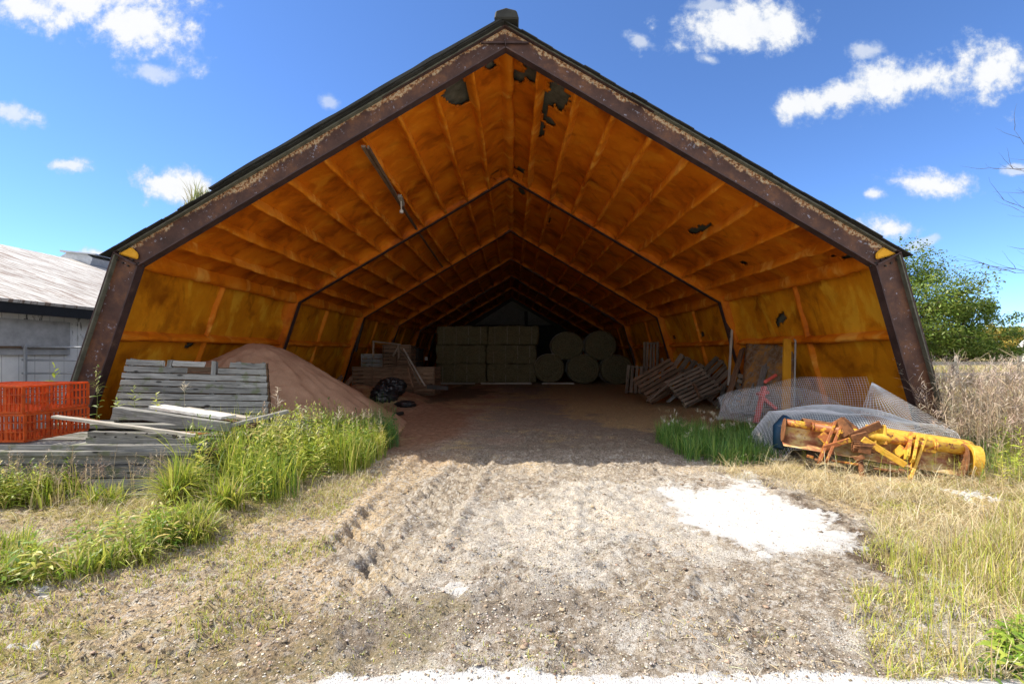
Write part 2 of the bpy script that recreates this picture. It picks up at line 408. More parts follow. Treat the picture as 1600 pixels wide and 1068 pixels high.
def gh(x, y):
    x = np.asarray(x, float); y = np.asarray(y, float)
    near = 1-sm(y, 25, 60)
    inside = sm(y, 7.5, 11)*(np.abs(x) < 7)
    h = (fbm(x*.9, y*.9, 3, 1)-.5)*.10*(1-.5*inside)
    h = h+(fbm(x*4, y*4, 3, 2)-.5)*.055*(1-.6*inside)
    cl = fbm(x*14, y*14, 3, 3)
    wd = polydist(x, y, WHITE) if np.ndim(x) else polydist(np.array([float(x)]), np.array([float(y)]), WHITE)[0]
    flat = sm(wd, -.15, .2)
    h = h+(cl-.5)*.045*(.25+.75*flat)*(1-.6*inside)
    cr = np.abs(fbm(x*6, y*7, 3, 8)-.5)*2
    h = h-sm(cr, .12, 0)*.022*flat*(1-inside)
    cw = sm(fbm(x*2.2, y*2.2, 3, 9), .36, .62)
    h = h+(sm(1-worley(x, y, 11, 3), 0, .8)*.030*cw+sm(1-worley(x, y, 24, 4), 0, .8)*.015*(.4+.6*cw)+sm(1-worley(x, y, 5, 6), .1, .8)*.012*cw*cw)*flat*(1-.7*inside)*(1-.7*np.exp(-((x+.95)/.75)**2)*sm(y, 3.4, 4.2))
    h = h+track(x, y, -.60, 6.8, -.90, 3.3, .27, .085, 0)+track(x, y, -1.12, 6.9, -1.30, 3.7, .25, .07, 1)+track(x, y, 1.16, 7.0, .85, 3.9, .26, .022, 2)
    h = h+np.exp(-(((x+1.75)/.45)**2+((y-6.5)/.35)**2))*.13*(.6+.8*fbm(x*5, y*5, 3, 12))     # mud bank beside the grass
    # low sandy mounds inside on the left
    h = h+np.exp(-(((x+4.6)/1.9)**2+((y-13.6)/2.0)**2))*.55*(.7+.6*fbm(x*1.2, y*1.2, 3, 14))
    h = h+np.exp(-(((x+2.9)/.9)**2+((y-12.3)/.7)**2))*.12
    ap = sm(y, 2.27, 2.20)
    h = h*(1-ap)+ap*(.012+(cl-.5)*.008)
    h = h*near
    h = h+sm(np.abs(x), 10, 22)*.25*near
    return h
def masks(x, y):
    n1 = fbm(x*1.3, y*1.3, 4, 21); n2 = fbm(x*7, y*7, 4, 22); n3 = fbm(x*.5, y*.6, 3, 23); n4 = fbm(x*22, y*22, 3, 24)
    white = sm(-polydist(x, y, WHITE)+(n2-.5)*.5+(n4-.5)*.25-.12*sm(2.2-x, 0, .8), -.28, .22)
    # lighter limestone dust all over the drive
    dust = sm(n1+.35*(n2-.5)+.3*(n4-.5)+.10*np.exp(-((x-1.2)/2.2)**2)*sm(y, 6.2, 4.6), .50, .68)*sm(x, -1.5, .2)*sm(y, 6.8, 5.0)*(1-sm(x, 3.6, 5.2)*.5)
    for (px, py, rx, ry) in ((715, 928, .16, .10), (300, 800, .1, .2), (265, 815, .14, .08), (60, 930, .25, .1), (255, 1010, .08, .04), (30, 1025, .18, .04), (520, 740, .1, .2), (375, 700, .15, .2)):
        gx, gy = G(px, py); white = np.maximum(white, sm(1.1-((x-gx)/rx)**2-((y-gy)/ry)**2+(n4-.5)*2.6, .2, 1.1)*.75)
    # drift of lime towards the right verge
    gx, gy = G(1480, 775); white = np.maximum(white, .9*sm(1-((x-gx)/1.0)**2-((y-gy)/.35)**2+(n4-.5)*2.2+(n2-.5)*2, .2, .8))
    gx, gy = G(1520, 905); white = np.maximum(white, .7*sm(1-((x-gx)/.6)**2-((y-gy)/.25)**2+(n4-.5)*2.2+(n2-.5)*2, .2, .8))
    apr = sm(2.245+(n2-.5)*.08-y, -.01, .01)*sm(x, -1.15+.8*(n2-.5), -1.0+.8*(n2-.5))
    white = np.maximum(white, apr)
    green = np.clip(sm(-x, 1.6, 2.6)+sm(x, 3.2, 4.2), 0, 1)*sm(n1+.5*(n2-.5), .40, .58)*sm(9-y, 0, 2)
    green = np.maximum(green, .6*sm(n1+.3*n2, .72, .85)*sm(3.6-y, 0, 1))
    green = np.maximum(green, sm(np.abs(x), 8, 9)*.9*sm(n2, .2, .5)); green = np.maximum(green, sm(y, 45, 50)*.8)
    green = green*(1-white)
    dark = sm(-polydist(x, y, DARKS)+(n2-.5)*.5, -.12, .12)
    dark = np.maximum(dark, sm(.55+(n1-.5)*1.5-np.abs(y-(2.75+.15*x))*1.1, .1, .6)*sm(1.2-x, 0, 1)*sm(x, -2.2, -1)*.5)
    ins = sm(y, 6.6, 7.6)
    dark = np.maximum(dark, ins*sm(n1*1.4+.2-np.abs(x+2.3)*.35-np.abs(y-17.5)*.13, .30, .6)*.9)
    pink = sm(-x-.9-(.0+(n1-.5)*2.2)+.0*y, -.8, .7)*sm(y, 6.3, 8.0)*(y < 45)
    pink = np.maximum(pink, np.exp(-(((x+1.5)/.7)**2+((y-6.9)/.6)**2))*.5)
    straw = sm(n1*.8+.45*n2+.5*sm(x, 1.0, 3.0)*sm(y, 8, 11)+.20*sm(y, 10, 14), .72, 1.0)*ins
    straw = np.maximum(straw, sm(np.abs(x-4.9)-1.6+(n1-.5)*2, .5, -.6)*sm(y, 3.6, 4.6)*(1-sm(y, 6.3, 7.0)))
    tan = sm(n1+.3*(n2-.5)+.45*sm(-x, .6, 1.8)-.15, .42, .62)*(1-ins)
    gravel = ins*sm(x+(n1-.5)*2, -1.6, .2)
    return (np.stack([white, green, dark], -1), np.stack([pink, straw, gravel], -1), np.stack([tan, dust, ins], -1))
ys = [1.35]
while ys[-1] < 42: ys.append(ys[-1]+max(.018, .0048*ys[-1]))
g = .3
while ys[-1] < 1800: g *= 1.18; ys.append(ys[-1]+g)
ys = [-1800, -600, -200, -60, -20, -6, -1, 0.5, 1.0]+ys
xs = list(np.arange(0, 6.6, .03))
while xs[-1] < 13: xs.append(xs[-1]+.07)
g = .1
while xs[-1] < 1800: g *= 1.2; xs.append(xs[-1]+g)
xs = np.array([-v for v in xs[:0:-1]]+xs); ys = np.array(ys)
Xg, Yg = np.meshgrid(xs, ys); Xf, Yf = Xg.ravel(), Yg.ravel()
jx = (vnoise(Xf*31, Yf*31, 91)-.5)*.02*(np.abs(Xf) < 12)
Zf = gh(Xf, Yf)
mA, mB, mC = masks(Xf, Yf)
m, N = mat('yard ground'); oc = N.n('ShaderNodeTexCoord').outputs['Object']
A = N.n('ShaderNodeSeparateColor', {'Color': N.n('ShaderNodeAttribute', attribute_name='mA').outputs['Color']}).outputs
B = N.n('ShaderNodeSeparateColor', {'Color': N.n('ShaderNodeAttribute', attribute_name='mB').outputs['Color']}).outputs
C3 = N.n('ShaderNodeSeparateColor', {'Color': N.n('ShaderNodeAttribute', attribute_name='mC').outputs['Color']}).outputs
f1 = N.noise(oc, 9, 8, .7); f2 = N.noise(oc, 45, 6, .7); f3 = N.noise(oc, 140, 4, .7)
vor = N.n('ShaderNodeTexVoronoi', {'Vector': oc, 'Scale': 38.0, 'Randomness': 1.0}); vc = vor.outputs['Color']; vd = vor.outputs['Distance']
vg = N.n('ShaderNodeSeparateColor', {'Color': vc}).outputs[0]
c = N.ramp(f1, [(0.32, (0.13, 0.10, 0.072)), (0.5, (0.32, 0.268, 0.21)), (0.68, (0.50, 0.44, 0.365))])
c = N.mix(N.math('MULTIPLY', C3[0], N.sstep(f2, .40, .60)), c, (0.55, 0.40, 0.22))
c = N.mix(N.math('MULTIPLY', N.sstep(f2, .54, .66), .6), c, (0.62, 0.58, 0.53))
c = N.mix(N.math('MULTIPLY', N.sstep(vg, .72, .80), .5), c, (0.62, 0.60, 0.57))
c = N.mix(N.math('MULTIPLY', N.sstep(f2, .46, .37), .8), c, (0.12, 0.088, 0.062))
c = N.mix(N.math('MULTIPLY', N.sstep(f3, .56, .64), .55), c, (0.72, 0.68, 0.61))
c = N.mix(N.math('MULTIPLY', N.sstep(f3, .43, .36), .8), c, (0.10, 0.07, 0.048))
c = N.mix(N.math('MULTIPLY', C3[1], N.sstep(f3, .40, .60)), c, (0.68, 0.66, 0.62))
c = N.mix(B[2], c, N.ramp(f2, [(0.35, (0.09, 0.073, 0.058)), (0.5, (0.23, 0.19, 0.15)), (0.68, (0.40, 0.345, 0.275))]))
c = N.mix(B[0], c, N.ramp(f1, [(0.3, (0.20, 0.115, 0.072)), (0.65, (0.34, 0.205, 0.135))]))
c = N.mix(N.math('MULTIPLY', B[1], N.sstep(f2, .38, .55)), c, N.ramp(f3, [(0.35, (0.26, 0.18, 0.08)), (0.6, (0.60, 0.47, 0.25))]))
c = N.mix(N.math('MULTIPLY', A[1], N.sstep(f1, .36, .56)), c, N.ramp(f2, [(0.35, (0.16, 0.15, 0.04)), (0.6, (0.40, 0.33, 0.13))]))
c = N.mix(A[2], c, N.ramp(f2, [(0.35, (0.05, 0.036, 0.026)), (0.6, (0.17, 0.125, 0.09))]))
c = N.mix(N.math('MULTIPLY', A[0], N.sstep(N.math('ADD', N.math('MULTIPLY', A[0], .55), N.math('MULTIPLY', N.math('ADD', f3, f2), .5)), .765, .84)), c, N.ramp(f1, [(0.3, (0.60, 0.60, 0.60)), (0.6, (0.74, 0.745, 0.75))]))
hh = N.math('ADD', N.math('MULTIPLY', f1, .6), N.math('ADD', N.math('MULTIPLY', f2, .5), N.math('MULTIPLY', f3, .22)))
M['ground'] = finish(m, N, c, .95, hh, .9, .05, spec=.1)
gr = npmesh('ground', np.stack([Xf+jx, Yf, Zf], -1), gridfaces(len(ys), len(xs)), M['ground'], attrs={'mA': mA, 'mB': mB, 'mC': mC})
tag(gr, kind='structure')
def GH(x, y): return float(gh(np.array([float(x)]), np.array([float(y)]))[0])

# ------------------------------------------------------------------ the barn
barn = thing('barn', 'huge open-ended rusty steel barn lined with orange spray foam', 'barn', (-.15, D0, 0))
I = [(-6.84, -.1), (-5.82, 2.95), (-.12, 6.33), (5.62, 2.95), (6.49, -.1)]
O = [(-7.24, -.1), (-6.17, 3.14), (-.13, 6.64), (5.98, 3.14), (6.87, -.1)]
def lerp2(a, b, t): return (a[0]+(b[0]-a[0])*t, a[1]+(b[1]-a[1])*t)
LN = [lerp2(i, o, .66) for i, o in zip(I, O)]
def v3(p, y): return Vector((p[0], y, p[1]))
def make_frame(y, first):
    b = MB()
    for k in range(4):
        a0, a1, b0, b1 = v3(I[k], y), v3(I[k+1], y), v3(O[k], y), v3(O[k+1], y)
        L = (a1-a0).length; n = 10
        for (dy) in (-.008, .008):
            vs = []; fs = []; uvs = []
            for i in range(n+1):
                t = i/n; vs += [a0+(a1-a0)*t+Vector((0, dy, 0)), b0+(b1-b0)*t+Vector((0, dy, 0))]
                if i:
                    q = (2*i-2, 2*i, 2*i+1, 2*i-1); vt = 1 if k in (1, 2) else .55; uq = [((t-1/n)*L, 0), (t*L, 0), (t*L, vt), ((t-1/n)*L, vt)]
                    if dy > 0: q = q[::-1]; uq = uq[::-1]
                    fs.append(q); uvs.append(uq)
            b.add(vs, fs, uvs, rnd=0.0)
    fr = b.build('frame', M['rust'], barn)
    fl = MB()
    for (pts, o) in ((I, -.010), (O, .010)):
        for k in range(4):
            a0, a1 = v3(pts[k], y), v3(pts[k+1], y)
            d = (a1-a0).normalized(); nrm = Vector((-d.z, 0, d.x))
            if first or pts is I: fl.beam(a0+nrm*(o if k < 4 else 0), a1+nrm*o, .14, .02, up=nrm)
    if first:
        for k in (1, 3):      # stiffener plates at the knees
            fl.beam(v3(I[k], y-.05), v3(O[k], y-.05), .085, .02, up=(0, 0, 1))
        fl.beam(v3(I[2], y-.05), v3(lerp2(I[2], O[2], .55), y-.05), .06, .012, up=(1, 0, 0))
        fl.beam((-.50, y-.03, 6.40), (.24, y-.03, 6.40), .04, .022)
    fl.build('flange', M['flange'], fr)
    if first:
        for k in (1, 3):
            for t in np.linspace(.15, .85, 4):
                p = v3(lerp2(I[k], O[k], t), y-.012); 
                for s_ in (-.12, .12): bt = MB(); bt.tube([p+Vector((s_, 0, -abs(s_)*.3)), p+Vector((s_, -.02, -abs(s_)*.3))], .014, 6); bt.build('bolt', M['dark'], fr)
        for sx, k in ((-1, 1), (1, 3)):     # foam plugs squeezed out at the eave corners
            fp = MB()
            a = lerp2(O[k], O[2], .035); e = lerp2(I[k], I[2], .02)
            poly = [v3(lerp2(O[k], I[k], .1), y-.06), v3(lerp2(lerp2(O[k], I[k], .78), O[2], .012), y-.06), v3(lerp2(e, a, .45), y-.06), v3(lerp2(a, e, .12), y-.06)]
            fp.prism(poly if sx < 0 else poly[::-1], (0, .05, 0))
            fp.build('foam_plug', M['foamplug'], fr, bevel=.02)
    return fr
make_frame(D0+.10, True)
for k in range(1, NF):
    y = D0+SP*k
    fr = make_frame(y, False)
    # foam sprayed over the web: a wavy cove that ends in a ragged edge above the flange
    res = .05 if k < 3 else .12
    rowsP = []
    nw = 9
    acc = 0
    for seg in range(4):
        L = (v3(I[seg+1], 0)-v3(I[seg], 0)).length; n = int(L/res)
        for i in range(n+(seg == 3)):
            rowsP.append((seg+i/n, acc+i/n*L))
        acc += L
    sp = np.array([r[0] for r in rowsP]); al = np.array([r[1] for r in rowsP])
    seg = np.minimum(sp.astype(int), 3); fr_ = sp-seg
    Ia, Oa = np.array(I), np.array(O)
    ip = Ia[seg]*(1-fr_[:, None])+Ia[seg+1]*fr_[:, None]; op = Oa[seg]*(1-fr_[:, None])+Oa[seg+1]*fr_[:, None]
    for sgn in (-1, 1):
        W_ = np.linspace(0, 1, nw)
        ww, aa = np.meshgrid(W_, al); nz = fbm(aa*1.1+k*31+sgn*7, ww*1.5, 3, 40+k)
        ragged = .02+.20*sm(vnoise(al*1.2+k*9.1+sgn, al*0, 44), .55, .95)[:, None]*(1+.5*vnoise(al*9, al*0, 45)[:, None])
        wv = ragged+(0.78-ragged)*W_[None, :]
        Xp = ip[:, 0:1]*(1-wv)+op[:, 0:1]*wv; Zp = ip[:, 1:2]*(1-wv)+op[:, 1:2]*wv
        prof = .035+.05*(W_[None, :]**.5)+.22*np.clip((W_[None, :]-.45)/.55, 0, 1)**2
        prof = prof*np.where(W_[None, :] == 0, .35, 1)
        Yp = y+sgn*(prof+.05*(nz-.5))
        V_ = np.stack([Xp, Yp, Zp], -1).reshape(-1, 3)
        Fq = gridfaces(len(al), nw)
        if sgn > 0: Fq = Fq[:, ::-1]
        npmesh('foam_collar', V_, Fq, M['foam'], fr)

HOLES = {0: [], 1: [], 2: [], 3: []}   # left wall, left roof, right roof, right wall
def hole(seg, px, py, ry, rs, sl=0.0, shp=1.0):
    a, b = LN[seg], LN[seg+1]
    n = (-(b[1]-a[1]), (b[0]-a[0])); den = n[0]*(px-CX)/F+n[1]*(CY-py)/F
    d = (n[0]*a[0]+n[1]*(a[1]-H))/den
    x, z = (px-CX)/F*d, H+(CY-py)/F*d
    s_ = ((x-a[0])*(b[0]-a[0])+(z-a[1])*(b[1]-a[1]))/math.hypot(b[0]-a[0], b[1]-a[1])
    HOLES[seg].append((d, s_, ry, rs, sl, shp))
for h_ in [(1, 722, 150, .22, .20, .3), (2, 808, 122, .22, .10, .1), (2, 829, 122, .14, .16, .1), (2, 870, 156, .26, .20, .1), (2, 845, 200, .30, .05), (2, 848, 165, .3, .06), (2, 768, 262, .15, .10), (1, 776, 272, .2, .12), (2, 1110, 355, .14, .06), (2, 1085, 362, .12, .06), (1, 716, 138, .16, .16, .3), (1, 733, 122, .10, .05, 0), (1, 702, 146, .06, .10, 0), (1, 773, 271, .16, .10), (1, 768, 104, .10, .06, .2),
           (2, 824, 104, .10, .24, -.3), (2, 803, 125, .32, .025), (2, 867, 140, .16, .19, .1), (2, 848, 150, .25, .035), (2, 851, 178, .30, .035), (2, 858, 192, .15, .08, .2), (2, 812, 270, .28, .15), (2, 815, 300, .3, .10), (2, 858, 345, .2, .05),
           (2, 1080, 363, .10, .045), (2, 1098, 357, .16, .06), (2, 1112, 352, .10, .04), (2, 1162, 411, .11, .06), (2, 1335, 425, .22, .05), (2, 1322, 404, .09, .035), (2, 1300, 401, .06, .02), (2, 964, 366, .14, .05), (2, 935, 430, .12, .05),
           (2, 1188, 463, .20, .06), (3, 1220, 496, .16, .10, .3), (3, 1214, 507, .05, .04), (0, 298, 538, .11, .08, .4), (1, 392, 318, .05, .02), (1, 560, 404, .07, .05), (1, 462, 285, .04, .02),
           (3, 1096, 523, .15, .08), (3, 1052, 527, .12, .05), (3, 1062, 560, .3, .06)]:
    hole(*h_)
yl = [D0+.13]
while yl[-1] < YB: yl.append(yl[-1]+(.035 if yl[-1] < D0+SP else .07 if yl[-1] < D0+2*SP else .18))
yl = np.array(yl)
SEGL = [math.hypot(LN[k+1][0]-LN[k][0], LN[k+1][1]-LN[k][1]) for k in range(4)]
NPUR = 10
wpos = [1.98/3.0]
for k in range(4):
    a, b = np.array(LN[k]), np.array(LN[k+1]); L = SEGL[k]; ns = int(L/.035); s_ = np.linspace(0, L, ns+1)
    nrm = np.array([(b-a)[1], -(b-a)[0]])/L      # points into the barn
    S_, Y_ = np.meshgrid(s_, yl)
    roof = k in (1, 2)
    if roof:
        ph = S_/L*NPUR; q = np.abs(ph-np.round(ph))*2     # 0 at purlins, 1 mid panel
        disp = .05*np.exp(-(q/.16)**2)*.5-.035*np.sin(np.pi*np.clip(q, 0, 1)*.5)
    else:
        disp = -.03*np.ones_like(S_)
    fy = ((Y_-D0)/SP) % 1; e = np.minimum(fy, 1-fy)*SP
    disp = disp+.10*np.exp(-(e/.16)**2)
    disp = disp+(fbm(Y_*1.3, S_*1.6+k*9, 4, 51+k)-.5)*.085+(fbm(Y_*7, S_*7, 3, 55+k)-.5)*.018
    hv = np.full(S_.shape, 1e9)
    nzh = (fbm(Y_*5, S_*5, 3, 57)-.5)*1.9+(fbm(Y_*17, S_*17, 2, 58)-.5)*.9
    for (hd, hs, ry, rs, sl_, _) in HOLES[k]:
        dy = (Y_-hd); ds = (S_-hs)-sl_*dy
        hv = np.minimum(hv, np.sqrt((dy/ry)**2+(ds/rs)**2)+nzh*.8)
    disp = disp+.02*np.exp(-((hv-1.0)/.35)**2)
    Xp = a[0]+(b-a)[0]*S_/L+nrm[0]*disp; Zp = a[1]+(b-a)[1]*S_/L+nrm[1]*disp
    V_ = np.stack([Xp, Y_, Zp], -1).reshape(-1, 3); Fq = gridfaces(len(yl), len(s_))
    hole_v = (hv < 1).ravel()
    Fq = Fq[~(hole_v[Fq].any(1))]
    ed = np.clip(1.5-hv.ravel(), 0, 1)[:, None].repeat(3, 1)*(hv.ravel() < 1.5)[:, None]
    li = npmesh('roof_lining' if roof else 'wall_lining', V_, Fq, M['foam' if roof else 'foamwall'], barn, attrs={'edge': ed})
    so_ = li.modifiers.new('thick', 'SOLIDIFY'); so_.thickness = .035; so_.offset = 0
    # grey sheet behind the foam and the outer skin
    ub = MB(); p0 = a-nrm*.10; p1 = b-nrm*.10
    ub.prism([Vector((p0[0], D0+.02, p0[1])), Vector((p1[0], D0+.02, p1[1])), Vector((p1[0]-nrm[0]*.02, D0+.02, p1[1]-nrm[1]*.02)), Vector((p0[0]-nrm[0]*.02, D0+.02, p0[1]-nrm[1]*.02))], (0, YB-D0, 0))
    ub.build('backing_sheet', M['underlay'], barn)
def rib(name, seg, s_, y0, y1, rw, rh, mt, seed, res=.06):
    """foam-coated purlin running along the barn"""
    a, b = np.array(LN[seg]), np.array(LN[seg+1]); L = SEGL[seg]; t = (b-a)/L; nrm = np.array([t[1], -t[0]])
    yy = np.arange(y0, y1+res, res); th = np.linspace(-1.0, 1.0, 9)
    TH, YY = np.meshgrid(th, yy)
    nz = fbm(YY*1.7+seed*13, TH*.6, 3, 70+seed); n2 = fbm(YY*9+seed*3, TH*2, 2, 71+seed)
    w_ = rw*(.75+.5*nz+.15*n2); h_ = rh*(.8+.4*nz+.2*n2)
    off = TH*w_*1.4; up = h_*(1-np.abs(TH)**2.6)-.05
    wob = (fbm(yy*.8+seed*5, yy*0, 2, 79)-.5)[:, None]*.03
    X = a[0]+t[0]*(s_+off+wob)+nrm[0]*(up+.02); Z = a[1]+t[1]*(s_+off+wob)+nrm[1]*(up+.02)
    return npmesh(name, np.stack([X, YY, Z], -1).reshape(-1, 3), gridfaces(len(yy), 9), mt, barn)
sd = 0
for seg in (1, 2):
    for j in range(NPUR+1):
        sd += 1
        s_ = SEGL[seg]*j/NPUR
        eave = (seg == 1 and j == 0) or (seg == 2 and j == NPUR); ridge = (seg == 1 and j == NPUR) or (seg == 2 and j == 0)
        if seg == 2 and ridge: continue
        if eave: s_ += .06*(1 if seg == 1 else -1)
        rib('ridge_beam' if ridge else 'eave_beam' if eave else 'purlin', seg, s_, D0+.13, YB, .085 if ridge else .10 if eave else .046, .20 if ridge else .19 if eave else .19, M['foamrib'], sd)
for seg, zz in ((0, .58), (3, .42)):
    sd += 1; rib('girt', seg, SEGL[seg]*(.62 if seg == 0 else .38), D0+.13, YB, .06, .16, M['foamrib'], sd)
# upright stiffeners half way along each wall bay
for seg in (0, 3):
    for k in range(NF-1):
        a, b = np.array(LN[seg]), np.array(LN[seg+1]); L = SEGL[seg]; t = (b-a)/L; nrm = np.array([t[1], -t[0]])
        yc = D0+SP*(k+.5)-.15; ss = np.linspace(0, L, 50); th = np.linspace(-1, 1, 7)
        TH, SS = np.meshgrid(th, ss); nz = fbm(SS*1.5+k*7+seg, TH*.5, 3, 88)
        up = .10*(.7+.6*nz)*(1-np.abs(TH)**2.4)-.04
        X = a[0]+t[0]*SS+nrm[0]*up; Z = a[1]+t[1]*SS+nrm[1]*up; Y = yc+TH*.075*(.7+.6*nz)+(nz-.5)*.08
        npmesh('wall_post', np.stack([X, Y, Z], -1).reshape(-1, 3), gridfaces(50, 7)[:, ::-1], M['foamrib'], barn)
# outer roof and walls
for k in range(4):
    a, b = np.array(O[k]), np.array(O[k+1]); L = np.hypot(*(b-a)); t = (b-a)/L; nrm = np.array([-t[1], t[0]])
    roof = k in (1, 2); bb = MB()
    y0 = D0-.04 if roof else D0+.14
    e0, e1 = a.copy(), b.copy()
    if k == 1: e0 = a-t*.16
    if k == 2: e1 = b+t*.16
    n = 26
    for i in range(n):      # overlapping sheets along the slope with slightly uneven edges
        q0 = e0+(e1-e0)*(i/n); q1 = e0+(e1-e0)*((i+1)/n)
        j0 = random.uniform(-.02, .02) if roof else 0; lift = .020+.004*(i % 2)
        w0 = q0+nrm*lift; w1 = q1+nrm*lift
        bb.prism([Vector((w0[0], y0+j0, w0[1])), Vector((w1[0], y0+j0, w1[1])), Vector((w1[0]+nrm[0]*.014, y0+j0, w1[1]+nrm[1]*.014)), Vector((w0[0]+nrm[0]*.014, y0+j0, w0[1]+nrm[1]*.014))], (0, YB+.1-y0, 0))
    bb.build('roof' if roof else 'outer_wall', M['roofmetal'], barn)
# second layer of sheets on the upper part of the left slope, thick at the edge
a, b = np.array(O[1]), np.array(O[2]); L = np.hypot(*(b-a)); t = (b-a)/L; nrm = np.array([-t[1], t[0]])
bb = MB(); s0 = (P(327, 298, D0-.1).x-a[0])/(b-a)[0]*L
n = 30
for i in range(n):
    q0 = s0+(L-s0)*i/n; q1 = s0+(L-s0)*(i+1)/n
    sg = lambda q: (.018+.045*(fbm(q*.9, 0.3, 2, 99)-.0)*sm(q-s0, -.1, .6))+.02*(fbm(q*3, 0.1, 2, 98)-.5)
    l0, l1 = float(sg(q0)), float(sg(q1))
    A0, A1 = a+t*q0+nrm*.040, a+t*q1+nrm*.040; B0, B1 = a+t*q0+nrm*(.040+l0), a+t*q1+nrm*(.040+l1)
    bb.prism([Vector((A0[0], D0-.08, A0[1])), Vector((A1[0], D0-.08, A1[1])), Vector((B1[0], D0-.08, B1[1])), Vector((B0[0], D0-.08, B0[1]))], (0, YB-D0, 0))
bb.build('roof_overlay', M['roofmetal'], barn)
bb = MB()
for i in range(4):
    bb.prism([Vector((-.13-.16+random.uniform(-.01, .01), D0-.10+i*8.1, 6.66)), Vector((.09, D0-.10+i*8.1, 6.66)), Vector((.05, D0-.10+i*8.1, 6.79)), Vector((-.11, D0-.10+i*8.1, 6.83)), Vector((-.27, D0-.10+i*8.1, 6.78))], (0, 8.08, 0))
bb.build('ridge_cap', M['roofmetal'], barn, bevel=.02)
bb = MB()
bb.prism([Vector((O[0][0], YB+.12, -.2)), Vector((O[4][0], YB+.12, -.2)), Vector((O[3][0], YB+.12, O[3][1])), Vector((O[2][0], YB+.12, O[2][1])), Vector((O[1][0], YB+.12, O[1][1]))], (0, .1, 0))
bb.build('back_wall', simple('dark back wall', (.06, .055, .05), .9), barn)
bb = MB()
bb.prism([Vector((-3.4, YB-.3, 3.9)), Vector((3.4, YB-.3, 3.9)), Vector((-.1, YB-.3, 6.0))], (0, .05, 0))
bb.build('gable_panel', simple('pale gable sheet', (.22, .22, .21), .8), barn)
bb = MB(); bb.beam((-3.4, YB-.5, 3.8), (3.4, YB-.5, 3.8), .2, .25); bb.beam((1.1, YB-.5, 3.9), (1.1, YB-.5, 5.1), .25, .35, up=(0, 1, 0)); bb.build('tie_beam', M['dark'], barn)
# wooden rail slung under the left slope with its pulley
bb = MB(); bb.board((-2.36, D0+.15, 4.83), (-2.62, 12.3, 4.93), .06, .04, n=10); bb.board((-2.28, D0+.15, 4.82), (-2.50, 10.0, 4.93), .03, .05, n=8); bb.board((-2.62, 12.3, 4.93), (-2.75, 17.7, 4.90), .05, .04, n=6)
rl = bb.build('hanging_rail', M['wood_brown'], barn)
bb = MB(); bb.beam((-2.42, 9.7, 4.93), (-2.44, 10.05, 4.86), .08, .07); bb.tube([(-2.43, 9.85, 4.9), (-2.43, 9.88, 4.68)], .018, 6); bb.build('pulley', M['wood_pale'], rl)
bb = MB(); bb.tube([(-2.43, 9.89, 4.68), (-2.43, 9.89, 4.62)], .04, 8); bb.build('lamp_bulb', M['white'], rl)

# ------------------------------------------------------------------ white shed on the left
shed = thing('shed', 'long white board-clad shed with a peeling metal roof left of the barn', 'shed', (-9.2, 8, 0))
m, N = mat('white boarding'); oc = N.n('ShaderNodeTexCoord').outputs['Object']
sp_ = N.n('ShaderNodeSeparateXYZ', {'Vector': oc})
fr_ = N.math('FRACT', N.math('MULTIPLY', sp_.outputs[1], 3.6))
gap = N.sstep(fr_, .05, .02)
a = N.noise(oc, 2.2, 8, .75); b = N.noise(N.scalevec(oc, (1, 3, .8)), 6, 6, .7)
c = N.ramp(a, [(0.3, (.74, .74, .71)), (0.6, (.88, .88, .84))])
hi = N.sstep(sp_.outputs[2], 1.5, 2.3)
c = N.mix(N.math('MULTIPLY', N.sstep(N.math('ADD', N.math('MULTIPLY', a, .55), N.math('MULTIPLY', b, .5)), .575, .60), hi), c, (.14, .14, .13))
c = N.mix(N.math('MULTIPLY', gap, .55), c, (.12, .12, .11))
M['boarding'] = finish(m, N, c, .75, N.math('SUBTRACT', b, N.math('MULTIPLY', gap, 2.0)), .4, .01)
m, N = mat('peeling roof sheet'); oc = N.n('ShaderNodeTexCoord').outputs['Object']
sp_ = N.n('ShaderNodeSeparateXYZ', {'Vector': oc})
fr_ = N.math('FRACT', N.math('MULTIPLY', sp_.outputs[1], 1.6)); seam = N.sstep(fr_, .04, .015)
b = N.noise(N.scalevec(oc, (.55, 4.0, .55)), 2.4, 8, .75); a = N.noise(oc, 1.0, 5, .6)
c = N.ramp(a, [(0.3, (.44, .42, .39)), (0.7, (.68, .66, .62))])
c = N.mix(N.math('MULTIPLY', N.sstep(b, .50, .57), .9), c, (.22, .15, .11))
c = N.mix(N.math('MULTIPLY', seam, .5), c, (.2, .18, .16))
M['shedroof'] = finish(m, N, c, .75, b, .4, .01)
bb = MB(); bb.prism([Vector((-9.0, -4, -.2)), Vector((-9.0, 26, -.2)), Vector((-9.0, 26, 2.56)), Vector((-9.0, -4, 2.56))], (-.12, 0, 0)); bb.build('wall', M['boarding'], shed)
bb = MB(); bb.prism([Vector((-9.12, 25.9, -.2)), Vector((-21.5, 25.9, -.2)), Vector((-21.5, 25.9, 2.5)), Vector((-15.3, 25.9, 4.6)), Vector((-9.12, 25.9, 2.5))], (0, -.12, 0)); bb.build('gable_wall', M['boarding'], shed)
bb = MB(); bb.prism([Vector((-8.72, -4.2, 2.47)), Vector((-15.3, -4.2, 4.77)), Vector((-15.3, -4.2, 4.82)), Vector((-8.70, -4.2, 2.525))], (0, 30.4, 0))
bb.prism([Vector((-15.3, -4.2, 4.77)), Vector((-21.9, -4.2, 2.47)), Vector((-21.9, -4.2, 2.525)), Vector((-15.3, -4.2, 4.82))], (0, 30.4, 0)); bb.build('roof', M['shedroof'], shed)
